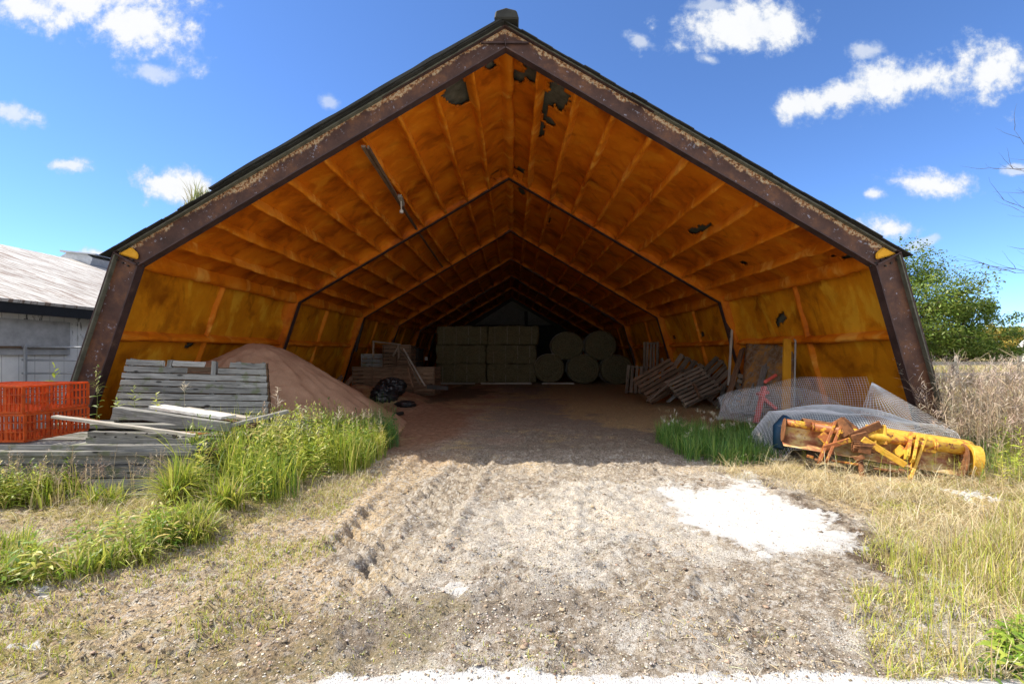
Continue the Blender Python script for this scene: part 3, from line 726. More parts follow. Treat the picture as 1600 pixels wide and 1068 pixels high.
bb = MB(); bb.prism([Vector((-8.74, -4.19, 2.28)), Vector((-8.74, 26.19, 2.28)), Vector((-8.74, 26.19, 2.48)), Vector((-8.74, -4.19, 2.48))], (-.03, 0, 0)); bb.prism([Vector((-8.77, -4.19, 2.28)), Vector((-8.77, 26.19, 2.28)), Vector((-9.0, 26.19, 2.30)), Vector((-9.0, -4.19, 2.30))], (0, 0, .02))
bb.build('fascia', M['black'], shed)
bb = MB(); bb.prism([Vector((-8.985, 6.0, 1.55)), Vector((-8.985, 9.2, 1.55)), Vector((-8.985, 9.2, 2.20)), Vector((-8.985, 6.0, 2.20))], (.025, 0, 0)); bb.build('patch_panel', simple('pale grey patch board', (.42, .42, .41), .8, .3, 5), shed)
bb = MB(); bb.beam((-8.94, 6.0, 1.68), (-8.94, 9.15, 1.70), .03, .035); bb.build('batten', M['wood_brown'], shed)
# long ridge vent of grey sheet metal
bb = MB(); bb.prism([Vector((-15.8, 15.9, 4.6)), Vector((-14.8, 15.9, 4.6)), Vector((-14.7, 15.9, 4.9)), Vector((-15.0, 15.9, 5.08)), Vector((-15.6, 15.9, 5.08)), Vector((-15.9, 15.9, 4.9))], (0, 9, 0)); rv = bb.build('ridge_vent', M['galv'], shed)
bb = MB(); bb.prism([Vector((-15.75, 15.8, 5.09)), Vector((-14.5, 15.8, 4.98)), Vector((-14.5, 15.8, 5.02)), Vector((-15.75, 15.8, 5.15))], (0, 9.2, 0)); bb.build('vent_cap', M['galv'], rv)
# pipe gate in front of it
gt = thing('pipe_gate', 'grey tubular metal gate standing before the white shed wall', 'gate', (-7.9, 8.3, 0))
for z in (1.70, 1.46, 1.22, .98, .70, .40): bb = MB(); bb.tube([(-8.85, 8.2, z), (-7.2, 8.75, z-.02)], .019, 8); bb.build('rail', M['galv'], gt, True)
for t in (.04, .52, .97): bb = MB(); bb.beam((-8.85+1.65*t, 8.17+.55*t, 0), (-8.85+1.65*t, 8.17+.55*t, 1.74), .035, .035, up=(0, 1, 0)); bb.build('upright', M['galv'], gt)
# ------------------------------------------------------------------ orange crates
def crate_mesh(lx, ly, h):
    b = MB()
    nx, ny = int(lx/.052), int(ly/.052)
    for s_ in (-1, 1):
        for i in range(nx+1): b.beam((-lx/2+lx*i/nx, s_*ly/2, .02), (-lx/2+lx*i/nx, s_*ly/2, h-.02), .017 if i % 5 else .035, .012, up=(0, 1, 0))
        for i in range(ny+1): b.beam((s_*lx/2, -ly/2+ly*i/ny, .02), (s_*lx/2, -ly/2+ly*i/ny, h-.02), .012, .017 if i % 5 else .035, up=(0, 1, 0))
        for z, t in ((.012, .024), (h*.36, .012), (h*.68, .012), (h-.012, .024)):
            b.beam((-lx/2, s_*ly/2, z), (lx/2, s_*ly/2, z), .017, t); b.beam((s_*lx/2, -ly/2, z), (s_*lx/2, ly/2, z), .017, t)
    return b
def grate(lx, ly, z):
    b = MB()
    for i in range(int(lx/.07)+1): b.beam((-lx/2+i*.07, -ly/2, z), (-lx/2+i*.07, ly/2, z), .013, .010)
    for i in range(int(ly/.07)+1): b.beam((-lx/2, -ly/2+i*.07, z+.003), (lx/2, -ly/2+i*.07, z+.003), .013, .010)
    return b
m, N = mat('orange crate plastic'); oc = N.n('ShaderNodeTexCoord').outputs['Object']
a = N.noise(oc, 7, 5, .65); c = N.ramp(a, [(0.3, (.50, .075, .015)), (0.7, (.85, .18, .03))]); c = N.mix(N.math('MULTIPLY', N.sstep(N.noise(oc, 23, 6, .7), .52, .66), .5), c, (.34, .20, .12))
p_ = N.n('ShaderNodeBsdfPrincipled', {'Base Color': c, 'Roughness': .45}); t_ = N.n('ShaderNodeBsdfTranslucent', {'Color': c})
N.n('ShaderNodeOutputMaterial', {'Surface': N.n('ShaderNodeMixShader', {0: .45, 1: p_.outputs[0], 2: t_.outputs[0]}).outputs[0]}); M['orange'] = m
def crate(x, y, z, rz, label):
    o = thing('plastic_crate', label, 'crate', (0, 0, 0), 'orange poultry crates on the board stack'); 
    crate_mesh(1.0, .78, .32).build('side_grille', M['orange'], o); grate(1.0, .78, .30).build('lid', M['orange'], o); grate(1.0, .78, .012).build('floor', M['orange'], o)
    o.location = (x, y, z); o.rotation_euler = (0, 0, rz); return o
ZS = .57
crate(-6.10, 5.60, ZS, .01, 'orange plastic poultry crate with slotted sides, lower of the pair on the boards')
crate(-6.11, 5.61, ZS+.325, -.012, 'orange plastic poultry crate with slotted sides, on top of the pair')

# ------------------------------------------------------------------ stack of weathered boards
k_ = 0
def plank(a, b, w_, h, label, mt='wood_grey', sag=.0, up=(0, 0, 1), name='plank', cat='plank', group='weathered boards stacked at the left', n=14):
    bb = MB(); bb.board(a, b, w_, h, up=up, sag=sag, n=n); o = bb.build(name, M[mt], None); tag(o, label, cat, group); return o
def slat_panel(x0, x1, y0, y1, z0, h, nb, label, mt='wood_grey', skew=0.0):
    """slatted hog panel lying flat: a deep front board course over cross rails"""
    cx, cy = (x0+x1)/2, (y0+y1)/2
    o = thing('slatted_rack', label, 'rack', (cx, cy, z0), 'weathered boards stacked at the left')
    bh = h/nb
    for i in range(nb):
        bb = MB(); bb.board((x0+random.uniform(-.02, .02), y0, z0+bh*(i+.5)), (x1+random.uniform(-.05, .05), y0+skew, z0+bh*(i+.5)+random.uniform(-.01, .01)), .05, bh-.012, up=(0, 0, 1), n=14); bb.build('front_board', M[mt], o)
    bb = MB()
    for i in range(4): x = x0+.3+(x1-x0-.6)*i/3; bb.board((x, y0+.03, z0+h*.5), (x, y1, z0+h*.5), .08, h*.8)
    bb.board((x1-.02, y0+.03, z0+h/2), (x1-.04, y1, z0+h/2), .05, h*.9)
    bb.board((x0, y1, z0+h/2), (x1, y1, z0+h/2), .05, h*.9)
    bb.build('cross_rail', M[mt], o)
    bb = MB(); nn = 12
    for i in range(nn):
        y = y0+.08+(y1-y0-.1)*i/(nn-1); bb.board((x0+.02, y, z0+h-.012), (x1-.02, y, z0+h-.012), (y1-y0)/nn-.02, .02, n=4)
    bb.build('slats', M[mt], o); return o
plank((-6.9, 5.04, .035), (-3.62, 5.02, .03), .14, .05, 'grey board lying on the ground at the foot of the board stack')
slat_panel(-7.0, -3.70, 5.10, 6.75, .06, .27, 2, 'grey two-board slatted panel at the bottom of the board stack')
slat_panel(-6.9, -3.64, 5.16, 6.80, .335, .115, 1, 'grey slatted panel, second from the bottom of the board stack')
plank((-6.8, 5.13, .475), (-3.60, 5.16, .47), .17, .045, 'long grey board with a shiny sunlit edge above the slatted panels', 'wood_grey')
plank((-6.9, 5.30, .53), (-3.55, 5.22, .52), .24, .05, 'wide grey board with the dotted sunlit band under the holed beams', 'wood_grey')
for i, (z, yy, x0, x1, lb) in enumerate([(.585, 5.28, -4.92, -3.76, 'lower short beam with bolt holes right below the rusty mesh strip'), (.65, 5.29, -4.90, -3.95, 'upper short beam with bolt holes right below the rusty mesh strip')]):
    o = plank((x0, yy, z), (x1, yy+.02, z-.015*(i+1)), .09, .06, lb, 'wood_grey')
for i in range(9): bb = MB(); bb.tube([(-4.82+i*.12, 5.246, .625+(i % 2)*.04), (-4.82+i*.12, 5.230, .625+(i % 2)*.04)], .008, 6); bb.build('bolt_head', M['dark'], o); bpy.context.view_layer.update()
plank((-4.84, 5.55, .885), (-3.45, 5.50, .70), .10, .10, 'square weathered beam sloping across the middle of the stack', 'wood_grey')
plank((-4.80, 5.90, .80), (-3.30, 5.85, .66), .16, .05, 'brown weathered board behind the sloping square beam', 'wood_brown')
plank((-5.10, 5.06, .885), (-3.62, 5.18, .655), .07, .028, 'thin warped strip hanging over the front of the orange crate', 'wood_pale')
plank((-4.82, 6.15, .865), (-3.58, 5.72, .785), .20, .035, 'bleached white board lying highest on the stack', 'white')
plank((-4.55, 6.30, .82), (-3.42, 5.90, .74), .12, .035, 'bleached pale board beside the white one on the stack', 'wood_pale')
plank((-3.9, 5.35, .60), (-3.05, 6.15, .80), .10, .04, 'grey board pointing back to the right on the stack end', 'wood_grey')
plank((-3.62, 5.2, .40), (-3.4, 6.9, .45), .30, .10, 'end board running back along the right side of the stack', 'wood_brown')
plank((-6.8, 6.85, .52), (-3.1, 6.95, .50), .5, .06, 'wide grey board carrying the slatted bin', 'wood_grey')
plank((-6.8, 7.25, .42), (-3.0, 7.35, .42), .3, .16, 'rear beam under the slatted bin', 'wood_brown')
# rusty wire strip under the thin strip
def meshgrid_obj(name, fn, nu, nv, r, mt, label, cat, origin, group=None):
    uu, vv = np.meshgrid(np.linspace(0, 1, nu), np.linspace(0, 1, nv))
    V_ = fn(uu, vv).reshape(-1, 3)
    o = npmesh(name, V_, gridfaces(nv, nu), mt, None, origin=origin, sm_=False)
    md = o.modifiers.new('wires', 'WIREFRAME'); md.thickness = r; md.use_even_offset = False; md.use_replace = True
    return tag(o, label, cat, group)
meshgrid_obj('mesh_strip', lambda u, v: np.stack([-5.05+1.45*u, 5.08+.10*u+.22*v, .872-.21*u-.04*np.sin(u*3.1)*v-.02*v], -1), 60, 10, .005, simple('rusty wire', (.35, .12, .04), .7), 'rusty wire mesh strip clinging under the thin warped strip', 'wire mesh', (-4.4, 5.1, .6))

# slatted bin standing on the rear boards, leaning back
bn = thing('slatted_bin', 'tall grey slatted wooden bin with broken top slats before the sand pile', 'bin', (-4.9, 6.95, .56))
LF = [(-6.02, 6.80, .58), (-3.70, 6.90, .56), (-3.90, 7.15, 1.43), (-5.98, 7.05, 1.50)]
LFv = [Vector(p) for p in LF]
ns = 9
def bp(u, v): return (LFv[0]*(1-u)+LFv[1]*u)*(1-v)+(LFv[3]*(1-u)+LFv[2]*u)*v
nrm = (LFv[1]-LFv[0]).cross(LFv[3]-LFv[0]).normalized()
bb = MB()
for i in range(ns):
    v = (i+.5)/ns; segs = [(0, 1)]
    if i == ns-2: segs = [(0, .44), (.66, 1)]
    if i == ns-1: segs = [(.0, .27), (.33, .56), (.74, 1)]
    for (u0, u1) in segs:
        bb.board(bp(u0, v)+nrm*.0, bp(u1, v+random.uniform(-.008, .008)), .022, .084, up=(LFv[3]-LFv[0]).normalized(), n=10, rough=.006)
bb.build('slats', M['wood_grey'], bn)
for u in (.03, .30, .62, .80, .97): bb = MB(); bb.board(bp(u, -.02)-nrm*.05, bp(u, 1.0+(.01))-nrm*.05, .07, .06, up=(0, 1, 0)); bb.build('upright', M['wood_grey'], bn)
bb = MB()
for i in range(ns):
    v = (i+.5)/ns; p = bp(1, v)-nrm*.03; q = p+Vector((-.22, .45, 0)); bb.board(p, q, .022, .09, up=(0, 0, 1), n=4); p = bp(0, v)-nrm*.03; bb.board(p, p+Vector((-.30, .45, 0)), .022, .09, up=(0, 0, 1), n=4)
    if i < 8: bb.board(bp(0, v)+Vector((-.30, .46, 0)), bp(1, v)+Vector((-.22, .46, 0)), .022, .09, n=6)
bb.build('side_slats', M['wood_brown'], bn)

# ------------------------------------------------------------------ sand pile
px_, py_, pz_ = PILE
rr = np.linspace(0, 3.6, 90); aa = np.linspace(0, 2*np.pi, 181)
A_, R_ = np.meshgrid(aa, rr)
Xp = px_+R_*np.cos(A_)*1.0; Yp = py_+R_*np.sin(A_)*.95
An = A_ % (2*np.pi)
prof = pz_-(np.sqrt((R_*.70)**2+.16)-.40)
Zp = prof+(fbm(Xp*1.2, Yp*1.2, 3, 31)-.5)*.12+(fbm(Xp*6, Yp*6, 3, 32)-.5)*.07+(fbm(Xp*25, Yp*25, 2, 33)-.5)*.012
rill = fbm(np.cos(A_)*9+5, np.sin(A_)*9+R_*.4, 3, 34)
Zp = Zp-.05*sm(R_, .5, 1.5)*sm(rill, .5, .7)
toe = gh(Xp, Yp)
Zp = np.where(Zp < toe+.0, toe-.03, Zp)
lim = -6.95+(Zp)*.30
Xp = np.maximum(Xp, lim)
m, N = mat('pinkish sand'); oc = N.n('ShaderNodeTexCoord').outputs['Object']
a = N.noise(oc, 2.2, 6, .6, .5); b = N.noise(oc, 60, 5, .7)
M['sand'] = finish(m, N, N.mix(1.0, N.ramp(a, [(0.3, (.36, .215, .14)), (0.7, (.50, .32, .215))]), N.ramp(b, [(.3, .75), (.7, 1.15)]), 'MULTIPLY'), .95, b, .6, .012, spec=.1)
o = npmesh('sand_pile', np.stack([Xp, Yp, Zp], -1).reshape(-1, 3), gridfaces(90, 181), M['sand'], origin=(px_, py_, 0))
tag(o, 'tall smooth pile of pinkish brown sand behind the slatted bin', 'sand pile')

# ------------------------------------------------------------------ hay
m, N = mat('pressed hay'); oc = N.n('ShaderNodeTexCoord').outputs['Object']
a = N.noise(N.scalevec(oc, (1, 1, 1.6)), 14, 8, .75); b = N.noise(N.scalevec(oc, (.5, 1, 3)), 55, 5, .7)
M['hay'] = finish(m, N, N.mix(1.0, N.ramp(a, [(0.3, (.08, .07, .038)), (0.5, (.17, .15, .083)), (0.7, (.28, .24, .14))]), N.ramp(b, [(.3, .6), (.7, 1.3)]), 'MULTIPLY'), .95, b, .9, .03, spec=.05)
def hay_bale(cx, y, z, lx, ly, h, label, seed):
    """square bale: rounded, shaggy box with two strings"""
    n = 22; V_ = []; 
    bm_v = []; nx, ny, nz = 40, 10, 16
    faces = []
    def face(o, du, dv, nu, nv):
        base = len(bm_v)
        for j in range(nv+1):
            for i in range(nu+1): bm_v.append(o+du*(i/nu)+dv*(j/nv))
        for j in range(nv):
            for i in range(nu): q = base+j*(nu+1)+i; faces.append((q, q+1, q+nu+2, q+nu+1))
    X, Y, Z = np.array([lx, 0, 0.]), np.array([0, ly, 0.]), np.array([0, 0, h]); o0 = np.array([-lx/2, -ly/2, 0.])
    face(o0, X, Z, nx, nz); face(o0+Y+X, -X, Z, nx, nz); face(o0+X, Y, Z, ny, nz); face(o0+Y, -Y, Z, ny, nz); face(o0+Z, X, Y, nx, ny); face(o0+Y, X, -Y, nx, ny)
    V_ = np.array(bm_v); c0 = np.array([0, 0, h/2]); q = (V_-c0)/np.array([lx/2, ly/2, h/2])
    r = np.maximum(0, np.abs(q)-.88)/.12; rs = np.sqrt((r**2).sum(1)); over = np.maximum(rs-1, 0)
    q = q-np.sign(q)*(r*(over/np.maximum(rs, 1e-6))[:, None])*.12
    V_ = q*np.array([lx/2, ly/2, h/2])+c0
    d = (fbm(V_[:, 0]*3+seed*9, V_[:, 2]*3+V_[:, 1]*2.3, 4, 60+seed)-.5)*.13+(fbm(V_[:, 0]*16, V_[:, 2]*14+V_[:, 1]*15, 2, 61)-.5)*.05
    V_ = V_+np.sign(q)*(np.abs(q) > .9)*d[:, None]
    V_ = V_+np.array([cx, y, z])
    o = thing('hay_bale', label, 'hay bale', (cx, y, z), 'square hay bales stacked three high')
    npmesh('hay', V_, np.array(faces), M['hay'], o)
    for t in (-.36, -.12, .12, .36): 
        bb = MB(); x = cx+lx*t; bb.tube([(x, y-ly/2-.012, z+.03), (x+.01, y-ly/2-.016, z+h/2), (x, y-ly/2-.012, z+h-.03)], .007, 5); bb.build('twine', M['wood_pale'], o)
    return o
YH = 23.6; s_h = F/23.0
rows = ['bottom', 'middle', 'top']; cols = ['left', 'right']
for r_ in range(3):
    for c_ in range(2):
        x = (-3.93+2.58/2)+c_*2.58+(-.02 if r_ == 0 else .03*(r_-1)+random.uniform(-.03, .03)); hay_bale(x+(.03 if r_ == 2 else 0), YH+random.uniform(-.05, .05), .06+r_*.955, 2.54 if not (r_ == 2) else 2.58, 1.2, .95, 'greenish square hay bale, %s of its stack, in the %s column' % (rows[r_], cols[c_]), r_*2+c_)
def round_bale(cx, z, label, seed, y=23.2, R=.75, L=1.2, sx=1.0):
    o = thing('round_bale', label, 'round bale', (cx, y, z-R), 'round hay bales in the pyramid')
    th = np.linspace(0, 2*np.pi, 73); rs = np.concatenate([np.linspace(0.001, .96, 26), [1.0], np.full(10, 1.0), [1.0], np.linspace(.96, 0.001, 8)])
    ds = np.concatenate([np.zeros(26), [.05], np.linspace(.08, L-.08, 10), [L-.05], np.full(8, L)])
    TH, RR = np.meshgrid(th, rs); _, DS = np.meshgrid(th, ds)
    spiral = np.sin(2*np.pi*(RR*7+TH/(2*np.pi)))
    nz = fbm(np.cos(TH)*RR*5+seed*7, np.sin(TH)*RR*5+DS*3, 4, 67)
    rad_ = R*RR*(1+.05*(fbm(np.cos(TH)*1.5+seed*3+5, np.sin(TH)*1.5+DS*2, 3, 68)-.5)*2)
    depth = DS-np.where(DS < .06, (.05*(1-RR**2)*0+.028*spiral*(RR < .97)+.10*(nz-.5)), 0)-np.where(DS < .01, .10*(1-RR**3), 0)
    X = cx+rad_*np.cos(TH)*sx; Z = z+rad_*np.sin(TH)*(2-sx); Y = y-L/2+depth
    Fq = gridfaces(len(rs), 73)
    npmesh('hay', np.stack([X, Y, Z], -1).reshape(-1, 3), Fq, M['hay'], o)
    th2 = np.linspace(0, 2*np.pi, 40)
    for dd in (.15, .4, .65, .9): bb = MB(); bb.tube([(cx+R*1.012*math.cos(t)*sx, y-L/2+dd, z+R*1.012*math.sin(t)*(2-sx)) for t in th2], .006, 4, caps=False); bb.build('twine', M['wood_pale'], o)
round_bale(1.80, .80, 'round hay bale next to the square stack, bottom row, nearest the square bales', 1, R=.73, sx=1.02)
round_bale(3.50, .76, 'round hay bale in the middle of the bottom row', 2, R=.77, sx=1.06)
round_bale(5.16, .72, 'round hay bale at the right end of the bottom row', 3, R=.78, sx=1.05)
round_bale(2.72, 1.92, 'round hay bale on top, the one nearer the square stack', 4, y=23.35, R=.76, sx=1.08)
round_bale(4.38, 1.94, 'round hay bale on top, the one nearer the right wall', 5, y=23.35, R=.76, sx=1.04)
for i, (x0, x1, lb) in enumerate([(-3.7, -1.9, 'under the left square bales'), (-1.6, 0.9, 'under the right square bales'), (1.4, 3.0, 'under the nearest round bale')]):
    plank((x0, 22.5, .06), (x1, 22.52, .06), .12, .08, 'pale board edge on the floor '+lb, 'wood_pale', group='boards under the hay')

# ------------------------------------------------------------------ pallets
def pallet_proto(lx=1.2, ly=1.0, nd=7, mt='wood_pallet', label='', nst=3, group='wooden pallets leaning at the right wall'):
    o = thing('pallet', label, 'pallet', (0, 0, 0), group)
    bb = MB()
    for i in range(nd): y = -ly/2+.05+(ly-.10)*i/(nd-1); bb.board((-lx/2, y, .115), (lx/2, y, .115), ly/nd-.045, .02, n=5)
    bb.build('deck', M[mt], o)
    for k in range(nst): 
        x = -lx/2+.05+(lx-.1)*k/(nst-1); bb = MB(); bb.board((x, -ly/2, .06), (x, ly/2, .06), .045, .085, n=4); bb.build('stringer', M[mt], o)
    bb = MB()
    for y in (-ly/2+.05, 0, ly/2-.05): bb.board((-lx/2, y, .006), (lx/2, y, .006), .09, .018, n=4)
    bb.build('base_boards', M[mt], o); return o
def pose(o, x, y, yaw, lean, roll, lx, ly, h=.13, z=None, dz=0):
    R = Matrix.Rotation(yaw, 3, 'Z') @ Matrix.Rotation(lean, 3, 'X') @ Matrix.Rotation(roll, 3, 'Z')
    zs = [(R @ Vector((sx*lx/2, sy*ly/2, t))).z for sx in (-1, 1) for sy in (-1, 1) for t in (0, h)]
    o.rotation_euler = R.to_euler(); o.location = (x, y, (GH(x, y) if z is None else z)-min(zs)+dz)
def pp(px, d): return (px-CX)/F*d
# lean: 90 deg = standing, deck side facing the camera
rd = rad
specs = [
 (pp(994, 17.5), 17.5, -.25, 68, 86, 1.1, .75, 5, 'small pallet standing on edge beside the round bales'),
 (pp(1017, 17.9), 17.9, -.5, 82, 90, 2.0, .60, 5, 'tall narrow pallet standing upright against the right wall'),
 (pp(1032, 14.2), 14.2, -.35, 58, 36, 1.35, 1.0, 7, 'brown pallet tilted on its corner, leftmost of the fallen row'),
 (pp(1068, 14.6), 14.6, -.30, 60, 58, 1.4, 1.0, 5, 'pallet with wide gaps leaning behind the grey beams'),
 (pp(1082, 13.2), 13.2, -.25, 48, 32, 1.2, 1.0, 8, 'close-slatted pallet lying low in front of the fallen row'),
 (pp(1118, 13.6), 13.6, -.35, 60, 50, 1.3, 1.0, 6, 'dark pallet leaning just left of the tall pole'),
 (pp(1085, 15.6), 15.6, -.35, 74, 4, 1.3, 1.0, 6, 'pallet standing upright behind the fallen row'),
 (pp(1168, 11.3), 11.3, -.3, 78, -12, .62, .95, 7, 'narrow dark pallet leaning on the foam-covered board'),
]
for (x, y, yaw, lean, roll, lx, ly, nd, lb) in specs:
    o = pallet_proto(lx, ly, nd, 'wood_pallet' if 'brown' not in lb else 'wood_brown', lb); pose(o, x, y, yaw, rd(lean), rd(roll), lx, ly)
def leanplank(a, b, w_, h, label, mt, group=None, name='plank', cat='plank'):
    bb = MB(); bb.board(a, b, w_, h, up=(0, 1, 0), n=8, sag=.01); o = bb.build(name, M[mt]); return tag(o, label, cat, group)
gp_ = 'loose timbers leaning at the right wall'
def PP(px, py, d): return P(px, py, d)
leanplank(PP(1101, 577, 14.0), PP(1044, 627, 13.3), .05, .14, 'grey beam sloping over the fallen pallets, the lower one', 'wood_grey', gp_)
leanplank(PP(1062, 583, 13.6), PP(1012, 626, 13.0), .05, .12, 'brown beam along the front of the tilted brown pallet', 'wood_pallet', gp_)
leanplank(PP(1104, 573, 14.6), PP(1066, 612, 14.0), .05, .16, 'grey beam sloping over the fallen pallets, the upper one', 'wood_grey', gp_)
leanplank(PP(1083, 598, 13.1), PP(1094, 622, 12.7), .04, .10, 'short block lying across the close-slatted pallet', 'wood_brown', gp_)
leanplank(PP(1131, 603, 13.1), PP(1122, 638, 12.6), .05, .10, 'grey board standing behind the foot of the pole', 'wood_grey', gp_)
leanplank(PP(1145, 484, 12.6), PP(1138, 602, 11.9), .05, .045, 'tall thin pale pole leaning against the second frame', 'wood_pale', gp_, 'pole', 'pole')
leanplank(PP(1160, 545, 12.2), PP(1130, 642, 10.6), .05, .15, 'brown plank crossing behind the tall pole', 'wood_brown', gp_)
leanplank(PP(1202, 548, 11.2), PP(1176, 640, 9.9), .06, .13, 'long mossy grey beam leaning right of the dark pallet', 'wood_grey', gp_)
leanplank(PP(1185, 575, 11.3), PP(1163, 645, 10.2), .05, .05, 'thin grey batten beside the mossy beam', 'wood_grey', gp_)
leanplank(PP(1034, 560, 16.5), PP(1036, 590, 16.3), .04, .20, 'short pale board upright beyond the fallen pallets', 'wood_pale', gp_)
# foam-covered board leaning on the wall, with a white pipe at its edge
bb = MB(); q0, q1, q2, q3 = PP(1156, 632, 10.9), PP(1240, 640, 9.6), PP(1238, 530, 10.4), PP(1166, 534, 11.8)
NB = 14; vs = []; fs = []; 
for j in range(NB+1):
    for i in range(NB+1):
        u, v = i/NB, j/NB; vs.append((q0*(1-u)+q1*u)*(1-v)+(q3*(1-u)+q2*u)*v+Vector((0, random.uniform(-.012, .012), random.uniform(-.01, .01))))
for j in range(NB):
    for i in range(NB): q = j*(NB+1)+i; fs.append((q, q+1, q+NB+2, q+NB+1))
bb.add(vs, fs)
m, N = mat('rusty foam stained board'); oc = N.n('ShaderNodeTexCoord').outputs['Object']
a = N.noise(oc, 3.5, 8, .7); b = N.noise(oc, 14, 5, .7)
M['stained'] = finish(m, N, N.mix(N.sstep(b, .52, .6), N.ramp(a, [(0.35, (.12, .07, .035)), (0.5, (.24, .15, .075)), (0.62, (.48, .22, .02))]), (.20, .18, .15)), .8, b, .5, .02)
o = bb.build('foam_board', M['stained'], None, True); so_ = o.modifiers.new('thick', 'SOLIDIFY'); so_.thickness = .04; tag(o, 'orange foam-stained board leaning on the right wall', 'board')
bb = MB(); bb.tube([PP(1241, 530, 9.5), PP(1243, 532, 9.45), PP(1242, 580, 9.3), PP(1241, 640, 9.1)], .018, 8); o = bb.build('pipe', M['concrete'], None, True); tag(o, 'thin white pipe standing at the edge of the foam-stained board', 'pipe')
bb = MB(); bb.beam(PP(1230, 530, 9.75), PP(1228, 640, 9.4), .16, .05, up=(0, 1, 0)); o = bb.build('batten', M['foamplug']); tag(o, 'yellow foam-coated board beside the thin white pipe', 'board')

# ------------------------------------------------------------------ things inside on the left
def bigbox(name, label, cat, c, size, nb, mt, group=None, rz=0.0, npost=5):
    o = thing(name, label, cat, (0, 0, 0), group)
    lx, ly, h = size
    bb = MB()
    for s_ in (-1, 1):
        for i in range(nb):
            z = h*(i+.5)/nb
            bb.board((-lx/2, s_*ly/2, z), (lx/2, s_*ly/2, z), .02, h/nb-.025, n=6); bb.board((s_*lx/2, -ly/2, z), (s_*lx/2, ly/2, z), .02, h/nb-.025, n=4)
    bb.build('slats', M[mt], o)
    for s_ in (-1, 1):
        for i in range(npost): bb = MB(); x = -lx/2+.03+(lx-.06)*i/(npost-1); bb.board((x, s_*(ly/2+.02), 0), (x, s_*(ly/2+.02), h+.01), .02, .075, up=(0, 1, 0), n=4); bb.build('post', M[mt], o)
    bb = MB(); bb.board((-lx/2, -ly/2-.02, h), (lx/2, -ly/2-.02, h), .03, .05)
    bb.build('top_rail', M[mt], o); o.location = c; o.rotation_euler = (0, 0, rz); return o
bigbox('slatted_crate', 'long slatted wooden crate with four bays behind the black bags', 'crate', ((-5.15+(-2.90))/2+.10, 15.4, .18), (2.75, .9, .92), 7, 'wood_brown', rz=-.06)
o = bigbox('wooden_box', 'brown boarded box standing on the slatted crate', 'box', (-4.15, 16.6, 1.05), (1.0, .8, .80), 6, 'wood_brown', npost=3)
o = bigbox('wooden_box', 'grey boarded box beside the dark leaning post', 'box', (-5.1, 16.8, .9), (.8, .7, .62), 4, 'wood_grey', npost=3)
fr2 = thing('timber_trestle', 'pale open wooden frame standing on the slatted crate', 'trestle', P(604, 555, 15.2))
for nm, a, b in (('post', P(584, 533, 15.2), P(583, 558, 15.1)), ('rail', P(583, 533, 15.2), P(626, 538, 15.2)), ('post', P(623, 538, 15.2), P(624, 560, 15.1)), ('brace', P(623, 541, 15.2), P(614, 556, 15.1))):
    bb = MB(); bb.board(a, b, .05, .07, up=(0, 1, 0), n=4); bb.build(nm, M['wood_pallet'], fr2)
gl = 'loose sticks leaning by the long slatted crate'
leanplank(P(631, 545, 15.0), P(664, 602, 13.8), .04, .045, 'long pale stick leaning down to the right of the crate', 'wood_pale', gl, 'stick', 'stick')
leanplank(P(636, 560, 14.6), P(656, 600, 13.7), .04, .06, 'brown stick leaning below the long pale one', 'wood_pallet', gl, 'stick', 'stick')
leanplank(P(626, 547, 15.3), P(638, 562, 14.9), .04, .05, 'short stick leaning above the crate end', 'wood_pallet', gl, 'stick', 'stick')
leanplank(P(638, 575, 14.3), P(645, 603, 13.7), .05, .10, 'dark brown board leaning at the crate end', 'wood_brown', gl)
leanplank(P(567, 505, 15.8), P(556, 549, 15.4), .06, .07, 'dark leaning post with pale ends left of the boxes', 'dark', None, 'post', 'post')
leanplank(P(534, 588, 12.3), P(524, 602, 11.6), .05, .10, 'dark board half buried in the sand, the left one', 'wood_brown', 'boards half buried in the sand')
leanplank(P(549, 590, 12.4), P(538, 608, 11.5), .05, .10, 'dark board half buried in the sand, the right one', 'wood_brown', 'boards half buried in the sand')
leanplank(P(668, 604, 13.9), P(700, 606, 13.9), .12, .12, 'black scrap lying at the foot of the sticks', 'dark')
def blob(name, c, size, label, cat, mt, seed, amp=.35, fr=2.2):
    th = np.linspace(0, 2*np.pi, 60); ph = np.linspace(-.45*np.pi, .5*np.pi, 34); TH, PH = np.meshgrid(th, ph)
    dx, dy, dz = np.cos(PH)*np.cos(TH), np.cos(PH)*np.sin(TH), np.sin(PH)
    k = np.abs(fbm(dx*fr+seed*5+9, dy*fr+dz*fr*1.3, 4, 90+seed)-.5)*2
    r = 1+amp*(.5-k*1.6)+.1*(fbm(dx*9+seed, dy*9+dz*7, 2, 93)-.5)
    V_ = np.stack([c[0]+dx*r*size[0], c[1]+dy*r*size[1], c[2]+dz*r*size[2]], -1).reshape(-1, 3)
    o = npmesh(name, V_, gridfaces(34, 60), M[mt], origin=(c[0], c[1], c[2]-size[2]*.7)); return tag(o, label, cat)
blob('plastic_bag', (-3.45, 12.2, .45), (.30, .30, .26), 'crumpled black plastic bag, the front one on the sandy mound', 'plastic bag', 'black', 1, .6, 2.6)
blob('plastic_bag', (-3.40, 12.65, .62), (.36, .3, .22), 'crumpled black plastic bag behind the front one', 'plastic bag', 'black', 2, .6, 2.8)
blob('plastic_sheet', (-2.82, 11.9, .24), (.25, .22, .09), 'flat black plastic scrap right of the bags', 'plastic sheet', 'black', 3, .4, 2)
